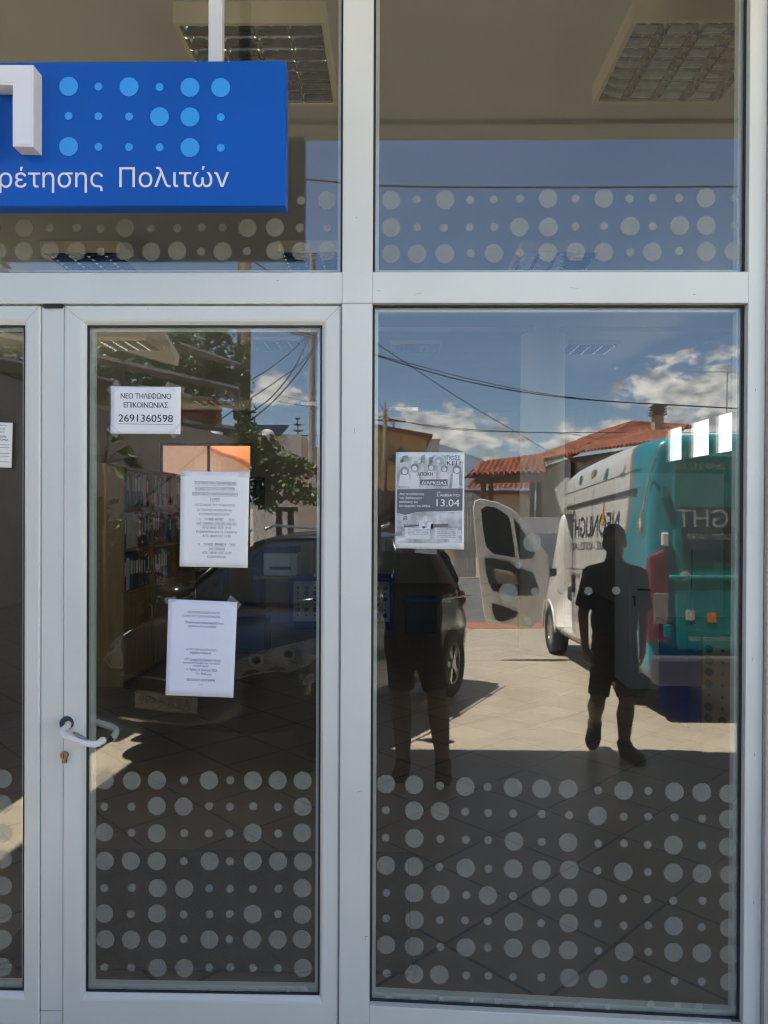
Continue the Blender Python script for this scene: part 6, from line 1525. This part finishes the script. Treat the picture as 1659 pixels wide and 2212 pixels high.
# broad leaved pot plant by the wall
pp = refl(232,1060,6.3); t = thing('potted_plant', 'broad leaved plant in front of the pale wall, low left in the door glass', 'plant', (pp.x,pp.y,gz(pp.y)))
b = MB(); s = MB(); s.tube([(pp.x,pp.y,gz(pp.y)+.25), refl(225,1000,6.3)], .018, 8)
for x_, y_, dx__, dz_ in ((212,965,-.16,-.03),(236,955,.16,.02),(250,975,.22,-.05),(262,990,.24,-.12),(218,985,-.14,-.10),(245,1005,.16,-.16),(230,945,.10,.10),(205,990,-.18,-.14)):
    a = refl(x_,y_,6.3); e = a+Vector((dx__,.08,dz_)); s.tube([refl(226,1002,6.3), a], .007, 5)
    m_ = a.lerp(e,.5)+Vector((0,0,.03)); w_ = (e-a).cross(Vector((0,1,.3))).normalized()*.055
    b.add([a, m_+w_, e, m_-w_, a.lerp(e,.5)-Vector((0,.015,.0))], [(0,1,4),(1,2,4),(2,3,4),(3,0,4)])
b.build('leaves', LEAF, t); s.build('stem', BARK, t, smooth=True)
MB().tube([(pp.x,pp.y,gz(pp.y)),(pp.x,pp.y,gz(pp.y)+.32)],[.14,.19],18).build('pot', mat('pot_dark',(.06,.055,.05),.8), t)
# small tiled gate roofs and white walls far left
def small_roof(label, x0, x1, y0, y1, d):
    t = thing('tiled_gate_roof', label, 'roof', refl((x0+x1)/2,y1,d)-Vector((0,0,0)), 'small clay tile roofs over the wall gates')
    a, c = refl(x0,y1,d), refl(x1,y1,d); c.z = a.z; r_, s_ = refl(x0+(x1-x0)*.06,y0,d+.9), refl(x1-(x1-x0)*.06,y0,d+.9); s_.z = r_.z
    b = MB(); tile_roof(b, a, c, r_, s_, .17, .26, .035); b.build('tiles', TERRA, t, smooth=True)
    b = MB()
    for q_ in (a+Vector((.12,-.1,0)), c+Vector((-.12,-.1,0))): b.box((q_.x-.05,q_.y-.05,gz(q_.y)),(q_.x+.05,q_.y+.05,a.z-.02))
    b.box((a.x,a.y-.14,a.z-.1),(c.x,a.y-.06,a.z-.021)); b.build('timber_frame', FASC, t)
small_roof('small clay tile roof over a gate, left of the closing notice', 272,352,1014,1062,10.2)
small_roof('small clay tile roof over a gate, right of the closing notice among creeper', 586,642,1072,1092,12.6)
th2 = thing('white_house', 'small white house with a sloping clay tile edge behind the creeper', 'house', (refl(670,1080,16).x,-13.9,gz(-20)))
p0, p1 = refl(622,1030,16.6), refl(735,1075,16.6); MB().box((p0.x,p0.y-4,-1),(p1.x,p0.y,refl(660,1062,16.6).z)).build('wall', WHITER, th2)
a, c = refl(588,1016,16.0), refl(735,1062,16.0); b = MB(); r_ = a+Vector((.1,-1.6,.30)); s_ = c+Vector((.1,-1.6,.30)); tile_roof(b, a, c, r_, s_, .2); b.build('roof', TERRA, th2, smooth=True)
hs2 = thing('far_house', 'distant white house with dark solar panels on its roof, right of the vine pole', 'house', (refl(590,1000,34).x,-32,GL))
p0, p1 = refl(548,938,34), refl(650,938,34); MB().box((p0.x,p0.y-5,GL),(p1.x,p0.y,p0.z)).build('wall', WHITER, hs2)
for x_ in (540,574):
    a, c = refl(x_,950-8,33.6), refl(x_+32,950-8,33.6); b = MB(); b.prism([a,c,c+Vector((.25,-.9,.55)),a+Vector((.25,-.9,.55))],(0,.02,.05)); b.build('solar_panel', DKGLASS, hs2)
MB().ell(refl(578,944,33),.34,18,12).build('water_tank', WHITER, hs2, smooth=True)
fh = thing('far_house', 'distant cream house with a balcony railing near the right stile of the door', 'house', (refl(670,1000,40).x,-38,GL))
p0, p1 = refl(628,965,40), refl(735,965,40); MB().box((p0.x,p0.y-5,GL),(p1.x,p0.y,p0.z)).build('wall', mat('cream_wall',(.68,.56,.40),.9), fh)
b = MB(); q0, q1 = refl(600,955,39.4), refl(700,955,39.4)
for k in range(22): x_ = q0.x+(q1.x-q0.x)*k/21; b.box((x_-.012,q0.y-.012,q0.z-.25),(x_+.012,q0.y+.012,q0.z+.35))
b.box((q0.x,q0.y-.02,q0.z+.35),(q1.x,q0.y+.02,q0.z+.40)); b.build('railing', CABLE, fh)
# layered conifer far behind
p = refl(643,1000,52); t = thing('araucaria_tree', 'tiered dark conifer standing far behind the concrete pole', 'tree', (p.x,p.y,GL)); zt_a = refl(643,898,52).z
MB().tube([(p.x,p.y,GL),(p.x,p.y,zt_a)],[.16,.03],8).build('trunk', BARK, t, smooth=True)
b = MB()
for k in range(8):
    z_ = zt_a-.25-k*.42; L_ = .18+k*.16
    for a_ in range(9):
        an = 2*math.pi*a_/9+k*.3; d_ = Vector((math.cos(an),math.sin(an),.08)); w_ = Vector((-d_.y,d_.x,0))
        for q_ in range(5):
            f = (q_+1)/5; c_ = Vector((p.x,p.y,z_))+d_*L_*f; b.add([c_+w_*.10*(1.2-f), c_+d_*.14+Vector((0,0,.07)), c_-w_*.10*(1.2-f), c_-d_*.10-Vector((0,0,.05))],[(0,1,2,3)])
b.build('crown', LEAF, t)
# roof aerial over the van
p = refl(1570,905,26); t = thing('roof_aerial', 'thin television aerial on a mast above the right end of the van', 'aerial', (p.x,p.y,GL)); zt_m = refl(1570,800,26).z
MB().tube([(p.x,p.y,GL),(p.x,p.y,zt_m)],.02,6).build('mast', CHROME, t)
b = MB(); b.tube([(p.x-1.3,p.y,zt_m-.05),(p.x+.5,p.y,zt_m-.05)],.014,6)
for k in range(9): b.tube([(p.x-1.2+k*.19,p.y-.22,zt_m-.05),(p.x-1.2+k*.19,p.y+.22,zt_m-.05)],.007,5)
b.build('elements', CHROME, t)
